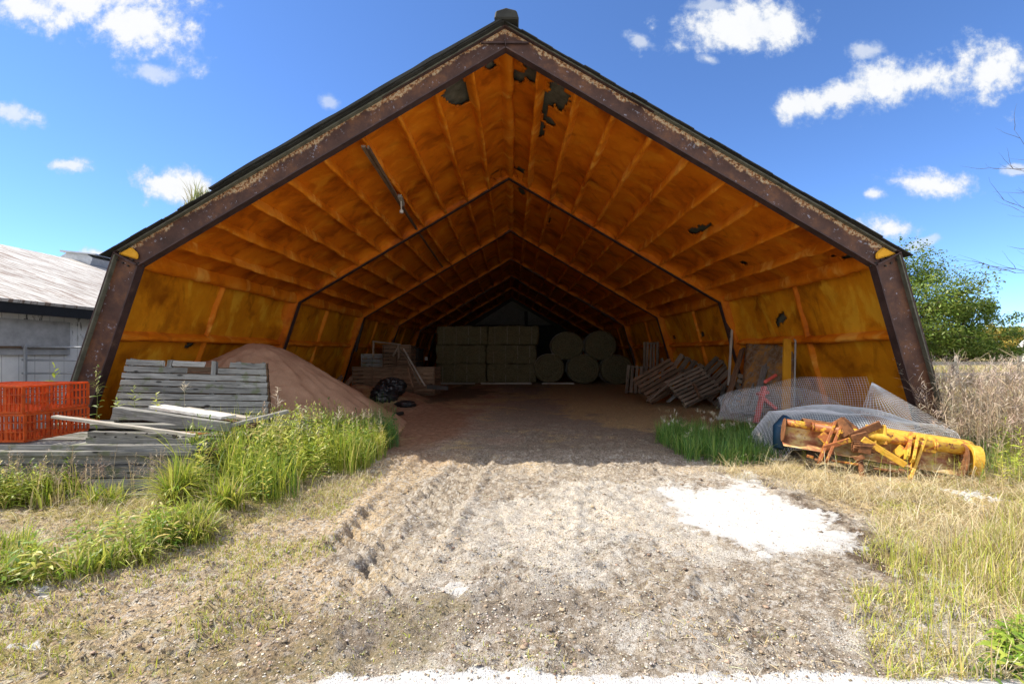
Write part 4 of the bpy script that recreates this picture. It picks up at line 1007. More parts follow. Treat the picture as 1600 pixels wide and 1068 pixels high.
bb = MB(); x0_, y0_ = G(596, 655); x1_, y1_ = G(629, 652); bb.tube([(x0_, y0_, GH(x0_, y0_)+.05), ((x0_+x1_)/2, y0_, GH(x0_, y0_)+.08), (x1_, y1_, GH(x1_, y1_)+.05)], [.02, .03, .05], 7); tag(bb.build('stick', M['dark'], None, True), 'dark stick lying on the sandy floor beside the tall grass', 'stick')
# dim clutter along the left wall behind the crate
o = bigbox('metal_cabinet', 'dark cabinet in the gloom between the sticks and the square bales', 'cabinet', (-4.9, 20.5, .02), (1.5, .9, 1.75), 3, 'dark', npost=3)
bb = MB(); bb.tube([P(664, 560, 19.9), P(668, 560, 19.9)], .08, 12); tag(bb.build('lamp', M['white'], None, True), 'small pale round lamp in the gloom left of the hay', 'lamp')
leanplank(P(1095, 520, 13.9)+Vector((2.2, 0, 0)), P(1095, 560, 13.9)+Vector((2.2, 0, 0)), .05, .05, 'x', 'dark') if False else None

# ------------------------------------------------------------------ right: mesh roll, netting, red stand, mower
def wm(u, v):
    x0, y0 = 3.55, 7.95; x1, y1 = 5.30, 6.75
    x = x0+(x1-x0)*u+.10*np.sin(v*2.4); y = y0+(y1-y0)*u+.28*v*np.sin(u*2.2+.4)+.05*np.sin(u*9)
    z = .42+(.30+.50*np.sin(np.clip(u*1.25+.12, 0, 1.35)*1.25))*v+.02*np.sin(u*13)
    return np.stack([x, y, z], -1)
meshgrid_obj('wire_mesh', wm, 76, 24, .0042, M['wire'], 'upright sheet of grey wire mesh standing behind the netting', 'wire mesh', (4.4, 7.3, 0))
def wm2(u, v):
    x = 3.9+1.55*u; y = 8.1-1.25*u+.25*v; z = .50+.52*np.sin(np.pi*(.12+.8*u))*v+.02*np.sin(u*11)
    return np.stack([x, y+.08, z], -1)
meshgrid_obj('wire_mesh', wm2, 60, 20, .004, M['wire'], 'second grey wire mesh sheet behind the first, seen through it', 'wire mesh', (4.6, 7.7, 0))
def wm3(u, v):
    a = np.array([5.28, 6.70, 1.16]); b = np.array([4.92, 6.45, .72]); c = np.array([6.00, 6.25, .58])
    p = a+(b-a)*v[..., None]+(c-b)*(v*u)[..., None]+np.stack([0*u, 0*u, .03*np.sin(u*6)*v], -1); return p
meshgrid_obj('wire_mesh', wm3, 20, 20, .007, M['wire'], 'bent pale corner of wire mesh folded at the right post', 'wire mesh', (5.4, 6.5, 0))
def net(u, v):      # u left to right, v front to back
    x = 3.72+(6.05-3.72)*u+.15*v; y = 6.55-.55*u+.95*v+.06*np.sin(u*7+v*3)
    hump = .54+.30*np.sin(np.pi*np.clip(u*.95+.02, 0, 1))**.8*(.75+.25*np.sin(np.pi*v))
    z = hump-.42*(1-v)**2*(.4+.6*(1-u))-.12*(1-v)+.05*np.abs(np.sin(u*5.5+v*4.2+1.1))-.03+.035*np.sin(u*17-v*6)*(1-v)+.10*np.exp(-((v-.55+.35*u)/.10)**2)*u-.12*u*u*(v-.3)
    z = np.maximum(z, .12)
    z = np.where(u < .12, z-(.12-u)*3.2, z); return np.stack([x, y, np.maximum(z, .05)], -1)
meshgrid_obj('netting', net, 84, 38, .0095, M['wire'], 'pale wire netting draped in a hump behind the yellow mower', 'netting', (4.8, 6.6, 0))
bb = MB(); NB = 20; vs = []; fs = []
for j in range(NB+1):
    for i in range(NB+1):
        u, v = i/NB, j/NB; p = net(np.array(u*.56), np.array(.15+v*.8)); vs.append(Vector((float(p[0]), float(p[1])+.05, float(p[2])-.035-.02*random.random())))
for j in range(NB):
    for i in range(NB): q = j*(NB+1)+i; fs.append((q, q+1, q+NB+2, q+NB+1))
bb.add(vs, fs); tag(bb.build('tarpaulin', simple('faded blue tarpaulin', (.16, .20, .235), .6, .3, 5), None, True), 'faded blue-grey tarpaulin under the pale netting', 'tarpaulin')
bb = MB(); bb.tube([P(1216, 700, 6.6), P(1219, 668, 6.7), P(1230, 655, 6.75)], [.07, .10, .09], 16); tag(bb.build('barrel', M['blue'], None, True), 'dark blue plastic barrel behind the left end of the mower', 'barrel')
rs_ = thing('metal_stand', 'faded red metal stand with spread legs behind the wire mesh', 'stand', P(1190, 640, 8.2))
for a, b in (((1194, 604), (1181, 660)), ((1187, 618), (1213, 640))):
    bb = MB(); bb.beam(P(*a, 7.9), P(*b, 7.7), .05, .09, up=(0, 1, 0)); bb.build('leg', M['red'], rs_)
bb = MB(); bb.beam(P(1184, 616, 7.9), P(1199, 612, 7.9), .05, .12, up=(0, 1, 0)); bb.tube([P(1196, 596, 7.9), P(1212, 586, 8.6)], .03, 8); bb.build('crosspiece', M['red'], rs_)

m, N = mat('yellow machine paint'); oc = N.n('ShaderNodeTexCoord').outputs['Object']
a = N.noise(oc, 5, 8, .72); b = N.noise(oc, 24, 6, .7); lf = N.sstep(N.n('ShaderNodeSeparateXYZ', {'Vector': oc}).outputs[0], .05, -.6)
r_ = N.sstep(N.math('ADD', N.math('ADD', N.math('MULTIPLY', a, .7), N.math('MULTIPLY', b, .3)), N.math('MULTIPLY', lf, .09)), .525, .575)
M['yellow'] = finish(m, N, N.mix(r_, N.ramp(b, [(.35, (.58, .30, .02)), (.65, (.74, .46, .07))]), N.ramp(a, [(.4, (.22, .06, .02)), (.65, (.38, .13, .04))])), .5, b, .35, .006, 0, .4)
m, N = mat('worn red and yellow blade'); oc = N.n('ShaderNodeTexCoord').outputs['Object']
a = N.noise(oc, 4, 8, .7); b = N.noise(oc, 20, 6, .7)
M['blade'] = finish(m, N, N.mix(N.sstep(b, .55, .65), N.ramp(a, [(.38, (.30, .10, .05)), (.48, (.50, .26, .14)), (.56, (.66, .50, .20)), (.64, (.70, .60, .42))]), (.38, .18, .09)), .42, b, .3, .006, .2, .45)
m, N = mat('brown rust'); oc = N.n('ShaderNodeTexCoord').outputs['Object']
a = N.noise(oc, 14, 8, .7); M['brownrust'] = finish(m, N, N.ramp(a, [(.35, (.09, .04, .02)), (.65, (.28, .12, .05))]), .8, a, .6, .01)
mw = thing('flail_mower', 'rusty yellow tractor mower attachment lying in the dry grass', 'mower', (4.72, 5.95, .35))
A0 = P(1229, 660, 6.30); A1 = P(1504, 703, 5.62)
ax = (A1-A0); LM = ax.length; ax.normalize(); mf = Vector((-ax.y, ax.x, 0)).normalized()*-1   # mf: towards the camera
mz = ax.cross(-mf).normalized(); mz = mz if mz.z > 0 else -mz
def mp(zx, zy, f=0.0):
    """pixel of the enlarged detail -> point on the mower, f metres towards the camera"""
    ty = 270+(zx-130)*.1557; return A0+ax*((zx-130)/1220*LM)+mz*((ty-zy)/470)+mf*f
bb = MB(); bb.tube([mp(132, 270), mp(330, 300)], .052, 16); bb.tube([mp(330, 300), mp(1375, 464)], .060, 16); 
for zx in (325, 1165, 1180): t_ = 270+(zx-130)*.1557; bb.tube([mp(zx-5, t_), mp(zx+8, t_+2)], .066, 16)
bb.build('main_tube', M['yellow'], mw, True)
# trough-shaped blade below the tube
def trough(z0, z1, name, mt, shape):
    vs = []; fs = []; nu = 16; npf = len(shape)
    for i in range(nu+1):
        zx = z0+(z1-z0)*i/nu; t_ = 270+(zx-130)*.1557
        for (dz, f) in shape: vs.append(mp(zx, t_-dz*500, f))
    for i in range(nu):
        for k in range(npf-1): q = i*npf+k; fs.append((q, q+npf, q+npf+1, q+1))
    bb = MB(); bb.add(vs, fs); o = bb.build(name, M[mt], mw, True); s2 = o.modifiers.new('thick', 'SOLIDIFY'); s2.thickness = .008; return o
trough(118, 1345, 'moldboard', 'blade', [(-.02, -.02), (-.08, -.09), (-.15, -.12), (-.21, -.09), (-.26, .00), (-.285, .09), (-.288, .115)])
trough(270, 560, 'left_hood', 'brownrust', [(.0, -.04), (.05, -.08), (.075, -.16), (.05, -.26), (-.05, -.32)])
trough(820, 1440, 'right_hood', 'yellow', [(.01, -.03), (.07, -.06), (.10, -.12), (.105, -.22), (.06, -.32), (-.04, -.38), (-.18, -.38)])
def disc(zx, dz, f, r, th, mt, name, n=28, sy=1.0):
    t_ = 270+(zx-130)*.1557; c = mp(zx, t_-dz*500, f); bb = MB(); poly = [c+mz*(math.sin(2*math.pi*k/n)*r*sy)+mf*(math.cos(2*math.pi*k/n)*r*.8) for k in range(n)]
    bb.prism(poly, ax*th); return bb.build(name, M[mt], mw, bevel=.004)
disc(112, -.10, -.02, .165, .012, 'brownrust', 'end_plate')
disc(1350, -.12, 0.0, .21, .012, 'brownrust', 'end_plate', sy=1.0)
disc(1382, -.10, .02, .19, .10, 'yellow', 'end_drum')
bb = MB(); bb.tube([mp(1345, 480, 0), mp(1475, 500, 0)], .05, 14); bb.build('hub', M['brownrust'], mw, True)
def arm(p0, p1, w_, t_, name='arm', mt='yellow', up=None):
    w_ *= 1.3; t_ *= 1.4
    bb = MB(); bb.beam(p0, p1, t_, w_, up=up or mz); o = bb.build(name, M[mt], mw, bevel=.006); return o
# two bracket pairs: flat plates that drop forward from the tube
for (top, bot) in (((470, 292), (372, 505)), ((520, 300), (420, 500)), ((1000, 375), (950, 480)), ((1045, 385), (985, 500)), ((1092, 392), (985, 610))):
    p0 = mp(*top, -.02); p1 = mp(*bot, .20)
    d = (p1-p0).normalized(); sd_ = ax; w_ = .085
    pv = d.cross(sd_).normalized()
    w_ = .10; bb = MB(); bb.prism([p0-pv*w_*.85-d*.05, p0+pv*w_*.6-d*.04, p1+pv*w_*.5, p1+d*.03, p1-pv*w_*.5], ax*.034); bb.build('bracket', M['yellow'], mw, bevel=.003)
bb = MB(); bb.tube([mp(350, 495, .19), mp(440, 505, .19)], .02, 10); bb.tube([mp(930, 555, .16), mp(1000, 575, .18)], .02, 10); bb.build('pin', M['brownrust'], mw, True)
arm(mp(590, 378, .12), mp(405, 425, .16), .05, .02, 'strut'); arm(mp(668, 372, .14), mp(965, 530, .18), .062, .022, 'strut')
arm(mp(590, 362, .10), mp(800, 292, .02), .075, .02, 'link_bar', 'brownrust'); arm(mp(600, 372, .12), mp(705, 350, .1), .07, .025, 'link_bar', 'brownrust')
arm(mp(500, 262, -.02), mp(590, 355, .06), .12, .05, 'mast', 'brownrust'); arm(mp(545, 258, -.08), mp(650, 330, -.02), .05, .04, 'mast', 'brownrust')
arm(mp(795, 300, -.03), mp(818, 420, 0.0), .13, .02, 'mast', 'yellow'); arm(mp(745, 300, -.03), mp(760, 420, 0.0), .10, .02, 'mast', 'yellow')
arm(mp(390, 345, 0.04), mp(440, 385, .08), .09, .02, 'gusset'); arm(mp(925, 440, .02), mp(970, 475, .08), .10, .02, 'gusset'); arm(mp(1100, 440, .02), mp(1180, 450, .03), .08, .02, 'gusset')
bb = MB(); c = mp(690, 430, .10)
bb.box(c, (.14, .14, .13), Matrix((ax, -mf, mz)).transposed()); bb.tube([mp(615, 432, .10), mp(765, 442, .10)], .055, 14); bb.tube([mp(660, 480, .12), mp(680, 505, .14)], .06, 12)
for k in range(10): an = k*.63; bb.tube([mp(610, 410, .12)+mz*math.sin(an)*.05+mf*math.cos(an)*.05, mp(740, 420, .12)+mz*math.sin(an)*.05+mf*math.cos(an)*.05], .012, 6)
bb.build('gearbox', M['brownrust'], mw, bevel=.012)
bb = MB(); bb.tube([mp(668, 500, .13), mp(705, 600, .15), mp(742, 720, .17)], [.036, .034, .042], 12); bb.build('stand_leg', M['brownrust'], mw, True)
arm(mp(478, 505, .12), mp(660, 530, .15), .02, .02, 'rod', 'yellow'); arm(mp(300, 478, .11), mp(350, 488, .12), .03, .02, 'rod', 'yellow'); arm(mp(770, 555, .13), mp(1330, 620, .12), .02, .02, 'rod', 'brownrust')
for zx in (860, 1060, 1250):
    bb = MB()
    for k in range(10): t_ = 270+(zx-130)*.1557; c = mp(zx+random.uniform(-30, 30), t_-20+random.uniform(-12, 20), .045); bb.tube([c, c+Vector((random.uniform(-.01, .01), random.uniform(-.01, .01), -.02))], .008, 5)
    bb.build('chain', M['brownrust'], mw)

# ------------------------------------------------------------------ vegetation
def GHv(x, y): return gh(x, y)
def inpoly(n, poly, clump=0.0, sc=2.5, seed=0, gpx=True):
    """n random ground points inside a polygon measured on the photograph"""
    pl = [G(*p) for p in poly] if gpx else poly
    xs_ = [p[0] for p in pl]; ys_ = [p[1] for p in pl]; out = []; got = 0
    for _ in range(400):
        x = RNG.uniform(min(xs_), max(xs_), n*2); y = RNG.uniform(min(ys_), max(ys_), n*2)
        d = polydist(x, y, pl); keep = d < .03*RNG.standard_normal(len(x))
        if clump: keep &= sm(fbm(x*sc, y*sc, 3, 200+seed), .5-.12*clump-.05, .5+.12*clump) > RNG.random(len(x))
        out.append(np.stack([x[keep], y[keep]], -1)); got += keep.sum()
        if got >= n: break
    return np.concatenate(out)[:n]
def pal(n, cols, wts=None, var=.18):
    c = np.array(cols); i = RNG.choice(len(c), n, p=wts); c = c[i]
    return np.clip(c*(1+RNG.uniform(-var, var, (n, 1)))*(1+RNG.uniform(-.06, .06, (n, 3))), 0, 1)
class Blades:
    def __init__(s): s.V = []; s.Q = []; s.T = []; s.C = []; s.n = 0
    def add(s, base, h, w, lean, col, curl=.5, dirs=None, tipcol=None):
        n = len(base)
        if n == 0: return
        an = RNG.uniform(0, 2*np.pi, n) if dirs is None else dirs
        dx, dy = np.cos(an), np.sin(an); fa = an+np.pi/2+RNG.uniform(-.7, .7, n); wx, wy = np.cos(fa), np.sin(fa)
        ts = np.array([0, .35, .70, 1.0]); ws = np.array([.8, 1.0, .62, 0])
        rows = []; cols = []
        for t, ww in zip(ts, ws):
            a = lean*(t**(1+curl*1.2)); z = base[:, 2]+h*t*np.cos(np.clip(lean*t, 0, 1.5)*.9)
            cx = base[:, 0]+dx*h*a*.8; cy = base[:, 1]+dy*h*a*.8
            cc = col if tipcol is None else col*(1-t)+tipcol*t
            if ww > 0:
                rows.append(np.stack([cx-wx*w*ww/2, cy-wy*w*ww/2, z], -1)); rows.append(np.stack([cx+wx*w*ww/2, cy+wy*w*ww/2, z], -1)); cols += [cc, cc]
            else: rows.append(np.stack([cx, cy, z], -1)); cols.append(cc)
        V_ = np.stack(rows, 1).reshape(-1, 3); C_ = np.stack(cols, 1).reshape(-1, 3); b = s.n+np.arange(n)[:, None]*7
        s.V.append(V_); s.C.append(C_); s.n += len(V_)
        s.Q.append(np.concatenate([b+np.array([[0, 1, 3, 2]]), b+np.array([[2, 3, 5, 4]])])); s.T.append(b+np.array([[4, 5, 6]]))
    def leaves(s, pos, dirv, L, w, col, droop=.3):
        """lance-shaped leaves: pos (n,3), unit direction (n,3)"""
        n = len(pos)
        if n == 0: return
        up = np.array([0, 0, 1.0]); side = np.cross(dirv, up); side /= np.maximum(np.linalg.norm(side, axis=1, keepdims=True), 1e-6)
        tl = RNG.uniform(-.6, .6, (n, 1)); nr = np.cross(side, dirv); side = side*np.cos(tl)+nr*np.sin(tl)
        L = L[:, None]; w = w[:, None]; dz = -up*droop
        a = pos; m1 = pos+dirv*L*.35+dz*L*.08; m2 = pos+dirv*L*.7+dz*L*.33; t = pos+dirv*L+dz*L*.8
        rows = [a-side*w*.1, a+side*w*.1, m1-side*w*.5, m1+side*w*.5, m2-side*w*.38, m2+side*w*.38, t]
        V_ = np.stack(rows, 1).reshape(-1, 3); C_ = np.repeat(col, 7, 0); b = s.n+np.arange(n)[:, None]*7
        s.V.append(V_); s.C.append(C_); s.n += len(V_)
        s.Q.append(np.concatenate([b+np.array([[0, 1, 3, 2]]), b+np.array([[2, 3, 5, 4]])])); s.T.append(b+np.array([[4, 5, 6]]))
    def build(s, name, mt, origin=None, parent=None, **kw):
        o = npmesh(name, np.concatenate(s.V), np.concatenate(s.Q), mt, parent, attrs={'Col': np.concatenate(s.C)}, tris=np.concatenate(s.T), sm_=False, origin=origin)
        return tag(o, kw.get('label'), kw.get('cat'), kw.get('group'), kw.get('kind'))
def b3(p2, dz=-.01): return np.concatenate([p2, (GHv(p2[:, 0], p2[:, 1])+dz)[:, None]], 1)
GRN = [(.20, .32, .035), (.28, .40, .045), (.13, .24, .03), (.38, .48, .07)]
YGR = [(.50, .55, .07), (.60, .62, .12), (.36, .44, .05), (.66, .58, .20)]
DRY = [(.50, .40, .20), (.62, .53, .32), (.40, .30, .15), (.70, .64, .46)]
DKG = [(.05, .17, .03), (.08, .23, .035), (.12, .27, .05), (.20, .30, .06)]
def U_(n, a, b): return RNG.uniform(a, b, n)
def stems(bl, base, h, col, nl, ll, lw, lcol, droop=.3, upang=.5, w=.005, top=1.0, lo=.1, leanmax=.12):
    """upright leafy stems: stem blade + leaves all round it"""
    n = len(base); an = U_(n, 0, 6.28); ln = U_(n, 0, leanmax)
    tip = base+np.stack([np.cos(an)*ln*h, np.sin(an)*ln*h, h], -1)
    # stem as a pair of crossed thin blades
    bl.add(base, h, np.full(n, w), ln, col, dirs=an); bl.add(base, h, np.full(n, w*.8), ln, col, dirs=an)
    for k in range(nl):
        t = lo+(top-lo)*(k+.5)/nl+U_(n, -.02, .02); t = np.clip(t, 0, 1)
        pos = base+(tip-base)*(t[:, None]**1.0)
        a = k*2.4+U_(n, -.4, .4)+an; e = upang+U_(n, -.25, .25)+.5*(t > .85)
        d = np.stack([np.cos(a)*np.cos(e), np.sin(a)*np.cos(e), np.sin(e)], -1)
        sz = (.65+.7*np.sin(np.pi*np.clip(t, .1, .95)))*U_(n, .75, 1.2)
        bl.leaves(pos, d, ll*sz, lw*sz, lcol, droop)
def heads(bl, base, h, lean_an, ln, L, col, nb=14, w=.004, sp=.35):
    n = len(base)
    for k in range(nb):
        t = 1-L*(k/nb); pos = base+np.stack([np.cos(lean_an)*ln*h*t, np.sin(lean_an)*ln*h*t, h*t], -1)
        a = U_(n, 0, 6.28); e = U_(n, .3, 1.2); d = np.stack([np.cos(a)*np.cos(e), np.sin(a)*np.cos(e), np.sin(e)], -1)
        bl.leaves(pos, d, U_(n, .5, 1.0)*sp*.12*(.4+k/nb), np.full(n, w), col, .2)

# low ground cover over the verges and the foreground
b = Blades()
p = b3(inpoly(15000, [(-150, 800), (-150, 1068), (330, 1068), (470, 960), (520, 880), (520, 810), (600, 745), (380, 790), (150, 790)], 1.0, 2.2, 1)); n = len(p)
b.add(p, U_(n, .02, .085), U_(n, .003, .007), U_(n, .2, 1.3), pal(n, YGR+DRY, [.2, .15, .15, .1, .12, .08, .12, .08]))
p = b3(inpoly(1500, [(430, 1068), (1000, 1050), (1250, 1000), (700, 930), (500, 930)], 1.2, 1.8, 2)); n = len(p)
b.add(p, U_(n, .012, .04), U_(n, .003, .006), U_(n, .3, 1.4), pal(n, YGR+DRY))
p = b3(inpoly(15000, [(1380, 760), (1700, 740), (1900, 1068), (1380, 1068), (1330, 960), (1340, 900)], .9, 2.4, 3)); n = len(p)
b.add(p, U_(n, .03, .13), U_(n, .003, .006), U_(n, .2, 1.3), pal(n, YGR+DRY, [.18, .12, .12, .1, .15, .13, .1, .1]))
b.build('ground_cover', M['plant'], kind='stuff', label='short yellow-green grass sprouting through the dirt on both verges', cat='grass')

b = Blades()     # dry straw matted round the mower and on the right verge
p = b3(inpoly(9000, [(1110, 735), (1230, 725), (1400, 745), (1540, 745), (1700, 700), (1800, 800), (1560, 830), (1420, 830), (1290, 775), (1160, 752)], .6, 2.0, 4), .0); n = len(p)
b.add(p, U_(n, .08, .26)*np.where(RNG.random(n) < .25, 2.0, 1.0), U_(n, .002, .005), U_(n, .8, 1.85), pal(n, DRY), curl=.2)
p = b3(inpoly(5000, [(1380, 820), (1700, 790), (1900, 1068), (1400, 1068), (1360, 930)], .9, 2.0, 5), .0); n = len(p)
b.add(p, U_(n, .08, .28), U_(n, .002, .004), U_(n, .6, 1.7), pal(n, DRY), curl=.2)
p = b3(inpoly(2500, [(1500, 700), (1660, 660), (1680, 760), (1500, 770)], 0, 2, 6), .0); n = len(p)
b.add(p, U_(n, .25, .6), U_(n, .002, .004), U_(n, .5, 1.3), pal(n, DRY), curl=.4, dirs=U_(n, 2.6, 4.2))
p = b3(inpoly(2600, [(250, 770), (600, 740), (520, 800), (420, 830), (0, 850), (-100, 800)], .9, 2.2, 7), .0); n = len(p)
b.add(p, U_(n, .06, .22), U_(n, .002, .004), U_(n, .6, 1.7), pal(n, DRY), curl=.2)
b.build('dry_grass', M['dryplant'], kind='stuff', label='matted straw-coloured dead grass around the mower and verges', cat='grass')

b = Blades()     # left lush grass in the foreground
for poly, nn, h0, h1, cl in (([(-150, 870), (-150, 985), (0, 955), (110, 915), (230, 880), (310, 850), (330, 832), (250, 822), (160, 850), (60, 870)], 6500, .12, .30, .5),
                             ([(150, 885), (300, 870), (330, 835), (300, 815), (200, 830)], 1600, .14, .26, .5),
                             ([(-150, 800), (0, 800), (120, 790), (130, 770), (0, 770), (-150, 780)], 1900, .14, .36, .8),
                             ([(140, 795), (195, 795), (190, 780), (145, 780)], 260, .15, .30, 0),
                             ([(270, 805), (420, 800), (400, 770), (290, 780)], 1500, .2, .42, .3)):
    p = b3(inpoly(nn, poly, cl, 2.5, 8)); n = len(p)
    b.add(p, U_(n, h0, h1)*(.6+.8*vnoise(p[:, 0]*3, p[:, 1]*3, 7)), U_(n, .006, .017), U_(n, .1, 1.4), pal(n, YGR+YGR+GRN+DRY[:2]), curl=.7)
p = b3(inpoly(60, [(-100, 960), (110, 915), (310, 850), (250, 822), (60, 870)], .3, 2.5, 31)); n = len(p)
stems(b, p, U_(n, .14, .32), pal(n, YGR), 14, .10, .016, pal(n, YGR+GRN), .5, upang=.4)
p = b3(inpoly(90, [(-60, 800), (120, 795), (130, 770), (-60, 780)], .3, 2.5, 32)); n = len(p)
stems(b, p, U_(n, .2, .45), pal(n, YGR), 18, .08, .016, pal(n, YGR+GRN), .5, upang=.4)
b.build('green_grass', M['plant'], kind='stuff', label='lush bright green grass tufts in the left foreground', cat='grass')

b = Blades()     # seed-headed grasses among the boards
p = b3(inpoly(100, [(-40, 795), (140, 800), (270, 795), (270, 778), (0, 775)], 0, 2.5, 9)); n = len(p); an = U_(n, 0, 6.28); ln = U_(n, .05, .5); hh_ = U_(n, .3, .6)
b.add(p, hh_, np.full(n, .004), ln, pal(n, DRY[:3]), dirs=an)
heads(b, p, hh_*.95, an, ln*.8, .35, pal(n, [(.30, .22, .17), (.42, .33, .24)]), 16, .005, .6)
p = b3(inpoly(60, [(360, 790), (600, 735), (610, 700), (400, 720)], 0, 2.5, 10)); n = len(p); an = U_(n, 0, 6.28); ln = U_(n, .03, .25); hh_ = U_(n, .5, .85)
b.add(p, hh_, np.full(n, .004), ln, pal(n, DRY[:2]), dirs=an)
heads(b, p, hh_*.97, an, ln*.8, .22, pal(n, [(.62, .58, .42), (.52, .45, .3)]), 16, .006, .7)
p = b3(inpoly(230, [(1390, 900), (1600, 860), (1680, 1040), (1450, 1040)], 0, 2.5, 11)); n = len(p); an = U_(n, 0, 6.28); ln = U_(n, .05, .3); hh_ = U_(n, .2, .45)
b.add(p, hh_, np.full(n, .0035), ln, pal(n, YGR), dirs=an)
b.build('seed_grass', M['plant'], kind='stuff', label='thin seed-headed grass stalks standing among the weeds', cat='grass')

b = Blades()     # the big leafy clump right of the board stack
REG = [(275, 795), (400, 800), (470, 775), (560, 745), (600, 728), (598, 705), (520, 700), (430, 705), (340, 725), (300, 760)]
p = b3(inpoly(4600, REG, .4, 1.8, 12)); n = len(p); hs = (.28+.30*sm(-p[:, 0], 1.3, 3.0))*(.6+.8*vnoise(p[:, 0]*4, p[:, 1]*4, 17))
b.add(p, hs*U_(n, .7, 1.3), U_(n, .006, .012), U_(n, .1, .9), pal(n, YGR+GRN), curl=.7)
p = b3(inpoly(330, REG, .3, 1.8, 13)); n = len(p); hs = (.25+.45*sm(-p[:, 0], 1.3, 3.0))*U_(n, .6, 1.25)
stems(b, p, hs, pal(n, GRN), 26, .085, .016, pal(n, GRN+YGR+YGR), .35)
b.build('weed_clump', M['plant'], kind='stuff', label='dense clump of leafy green weeds beside the board stack', cat='weeds')
b = Blades()
REG2 = [(560, 712), (622, 700), (615, 682), (560, 676), (470, 672), (400, 680), (430, 700)]
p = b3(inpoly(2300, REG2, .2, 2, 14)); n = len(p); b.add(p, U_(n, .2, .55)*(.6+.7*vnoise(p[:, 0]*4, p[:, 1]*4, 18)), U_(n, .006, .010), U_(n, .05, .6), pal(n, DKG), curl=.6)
p = b3(inpoly(90, [(575, 705), (618, 698), (612, 686), (575, 680)], 0, 2, 15)); n = len(p); b.add(p, U_(n, .45, .95), U_(n, .004, .006), U_(n, .0, .2), pal(n, DKG[2:]))
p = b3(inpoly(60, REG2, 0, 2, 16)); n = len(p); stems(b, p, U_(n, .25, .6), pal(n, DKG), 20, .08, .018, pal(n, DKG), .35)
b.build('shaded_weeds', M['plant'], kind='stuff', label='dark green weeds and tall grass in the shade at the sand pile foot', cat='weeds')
b = Blades()
REG3 = [(1025, 700), (1075, 722), (1150, 726), (1235, 722), (1240, 690), (1150, 676), (1060, 672), (1030, 680)]
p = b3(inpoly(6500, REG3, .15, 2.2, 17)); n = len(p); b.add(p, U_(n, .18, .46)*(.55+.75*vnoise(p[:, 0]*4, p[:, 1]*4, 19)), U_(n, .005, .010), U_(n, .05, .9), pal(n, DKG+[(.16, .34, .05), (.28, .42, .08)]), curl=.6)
p = b3(inpoly(70, REG3, 0, 2.2, 18)); n = len(p); an = U_(n, 0, 6.28); ln = U_(n, 0, .2); hh_ = U_(n, .35, .6)
b.add(p, hh_, np.full(n, .004), ln, pal(n, DKG), dirs=an); heads(b, p, hh_, an, ln*.8, .12, pal(n, [(.6, .58, .5), (.45, .4, .25)]), 10, .006, .9)
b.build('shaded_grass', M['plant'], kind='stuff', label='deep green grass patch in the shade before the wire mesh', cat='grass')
b = Blades()     # right verge taller grass
p = b3(inpoly(3600, [(1400, 850), (1560, 820), (1720, 800), (1900, 1068), (1500, 1068), (1420, 960), (1380, 880)], .9, 2.0, 19)); n = len(p)
b.add(p, U_(n, .10, .30), U_(n, .004, .007), U_(n, .05, .9), pal(n, YGR+DRY+DRY[:2]+[(.5, .47, .16), (.55, .52, .25)]), curl=.6)
p = b3(inpoly(2400, [(1530, 770), (1640, 760), (1760, 720), (1700, 690), (1560, 720)], .2, 2.0, 20)); n = len(p)
b.add(p, U_(n, .2, .5), U_(n, .005, .010), U_(n, .05, .8), pal(n, YGR+GRN+[(.38, .40, .14)]), curl=.6)
p = b3(inpoly(120, [(1540, 770), (1640, 760), (1760, 700), (1700, 670), (1560, 710)], 0, 2.0, 21)); n = len(p)
stems(b, p, U_(n, .35, .75), pal(n, YGR), 22, .08, .012, pal(n, YGR+GRN), .3)
p = b3(inpoly(900, [(1330, 735), (1520, 745), (1530, 700), (1300, 700)], .3, 2.0, 22)); n = len(p)
b.add(p, U_(n, .12, .35), U_(n, .004, .008), U_(n, .05, .8), pal(n, GRN+YGR), curl=.6)
p = b3(inpoly(50, [(1540, 1060), (1640, 1060), (1700, 1010), (1580, 1000)], 0, 2.0, 23)); n = len(p)
stems(b, p, U_(n, .08, .2), pal(n, GRN), 9, .09, .018, pal(n, GRN), .6, upang=.2)
p = b3(inpoly(70, [(1250, 735), (1520, 765), (1500, 740), (1260, 722)], 0, 2.0, 41)); n = len(p); an = U_(n, 0, 6.28); ln = U_(n, .02, .3); hh_ = U_(n, .2, .5)
b.add(p, hh_, np.full(n, .006), ln, pal(n, YGR), dirs=an); heads(b, p, hh_, an, ln*.8, .3, pal(n, YGR), 10, .006, .6)
b.build('verge_grass', M['plant'], kind='stuff', label='yellow-green grass and weeds along the right verge', cat='grass')
b = Blades()     # dry tall weeds at the right post
REG4 = [(5.65, 6.4), (6.3, 5.75), (9.5, 6.2), (10, 9.5), (7.3, 8.2), (6.8, 7.1)]
p = b3(inpoly(800, REG4, 0, 2, 24, gpx=False)); n = len(p)
hs = U_(n, .7, 1.65)*(1-.45*sm(6.4-p[:, 0], 0, .6)); an = U_(n, 0, 6.28); ln = U_(n, .05, .7)
DT = [(.42, .31, .20), (.52, .41, .29), (.33, .23, .15), (.60, .51, .38)]
b.add(p, hs, U_(n, .004, .008), ln, pal(n, DT), dirs=an, curl=.2)
for k in range(16):
    t = U_(n, .35, 1.0); pos = p+np.stack([np.cos(an)*ln*hs*.8*t**1.2, np.sin(an)*ln*hs*.8*t**1.2, hs*t*.93], -1); a = U_(n, 0, 6.28); e = U_(n, .2, 1.1)
    d = np.stack([np.cos(a)*np.cos(e), np.sin(a)*np.cos(e), np.sin(e)], -1); b.leaves(pos, d, U_(n, .10, .34), U_(n, .003, .006), pal(n, DT), .1)
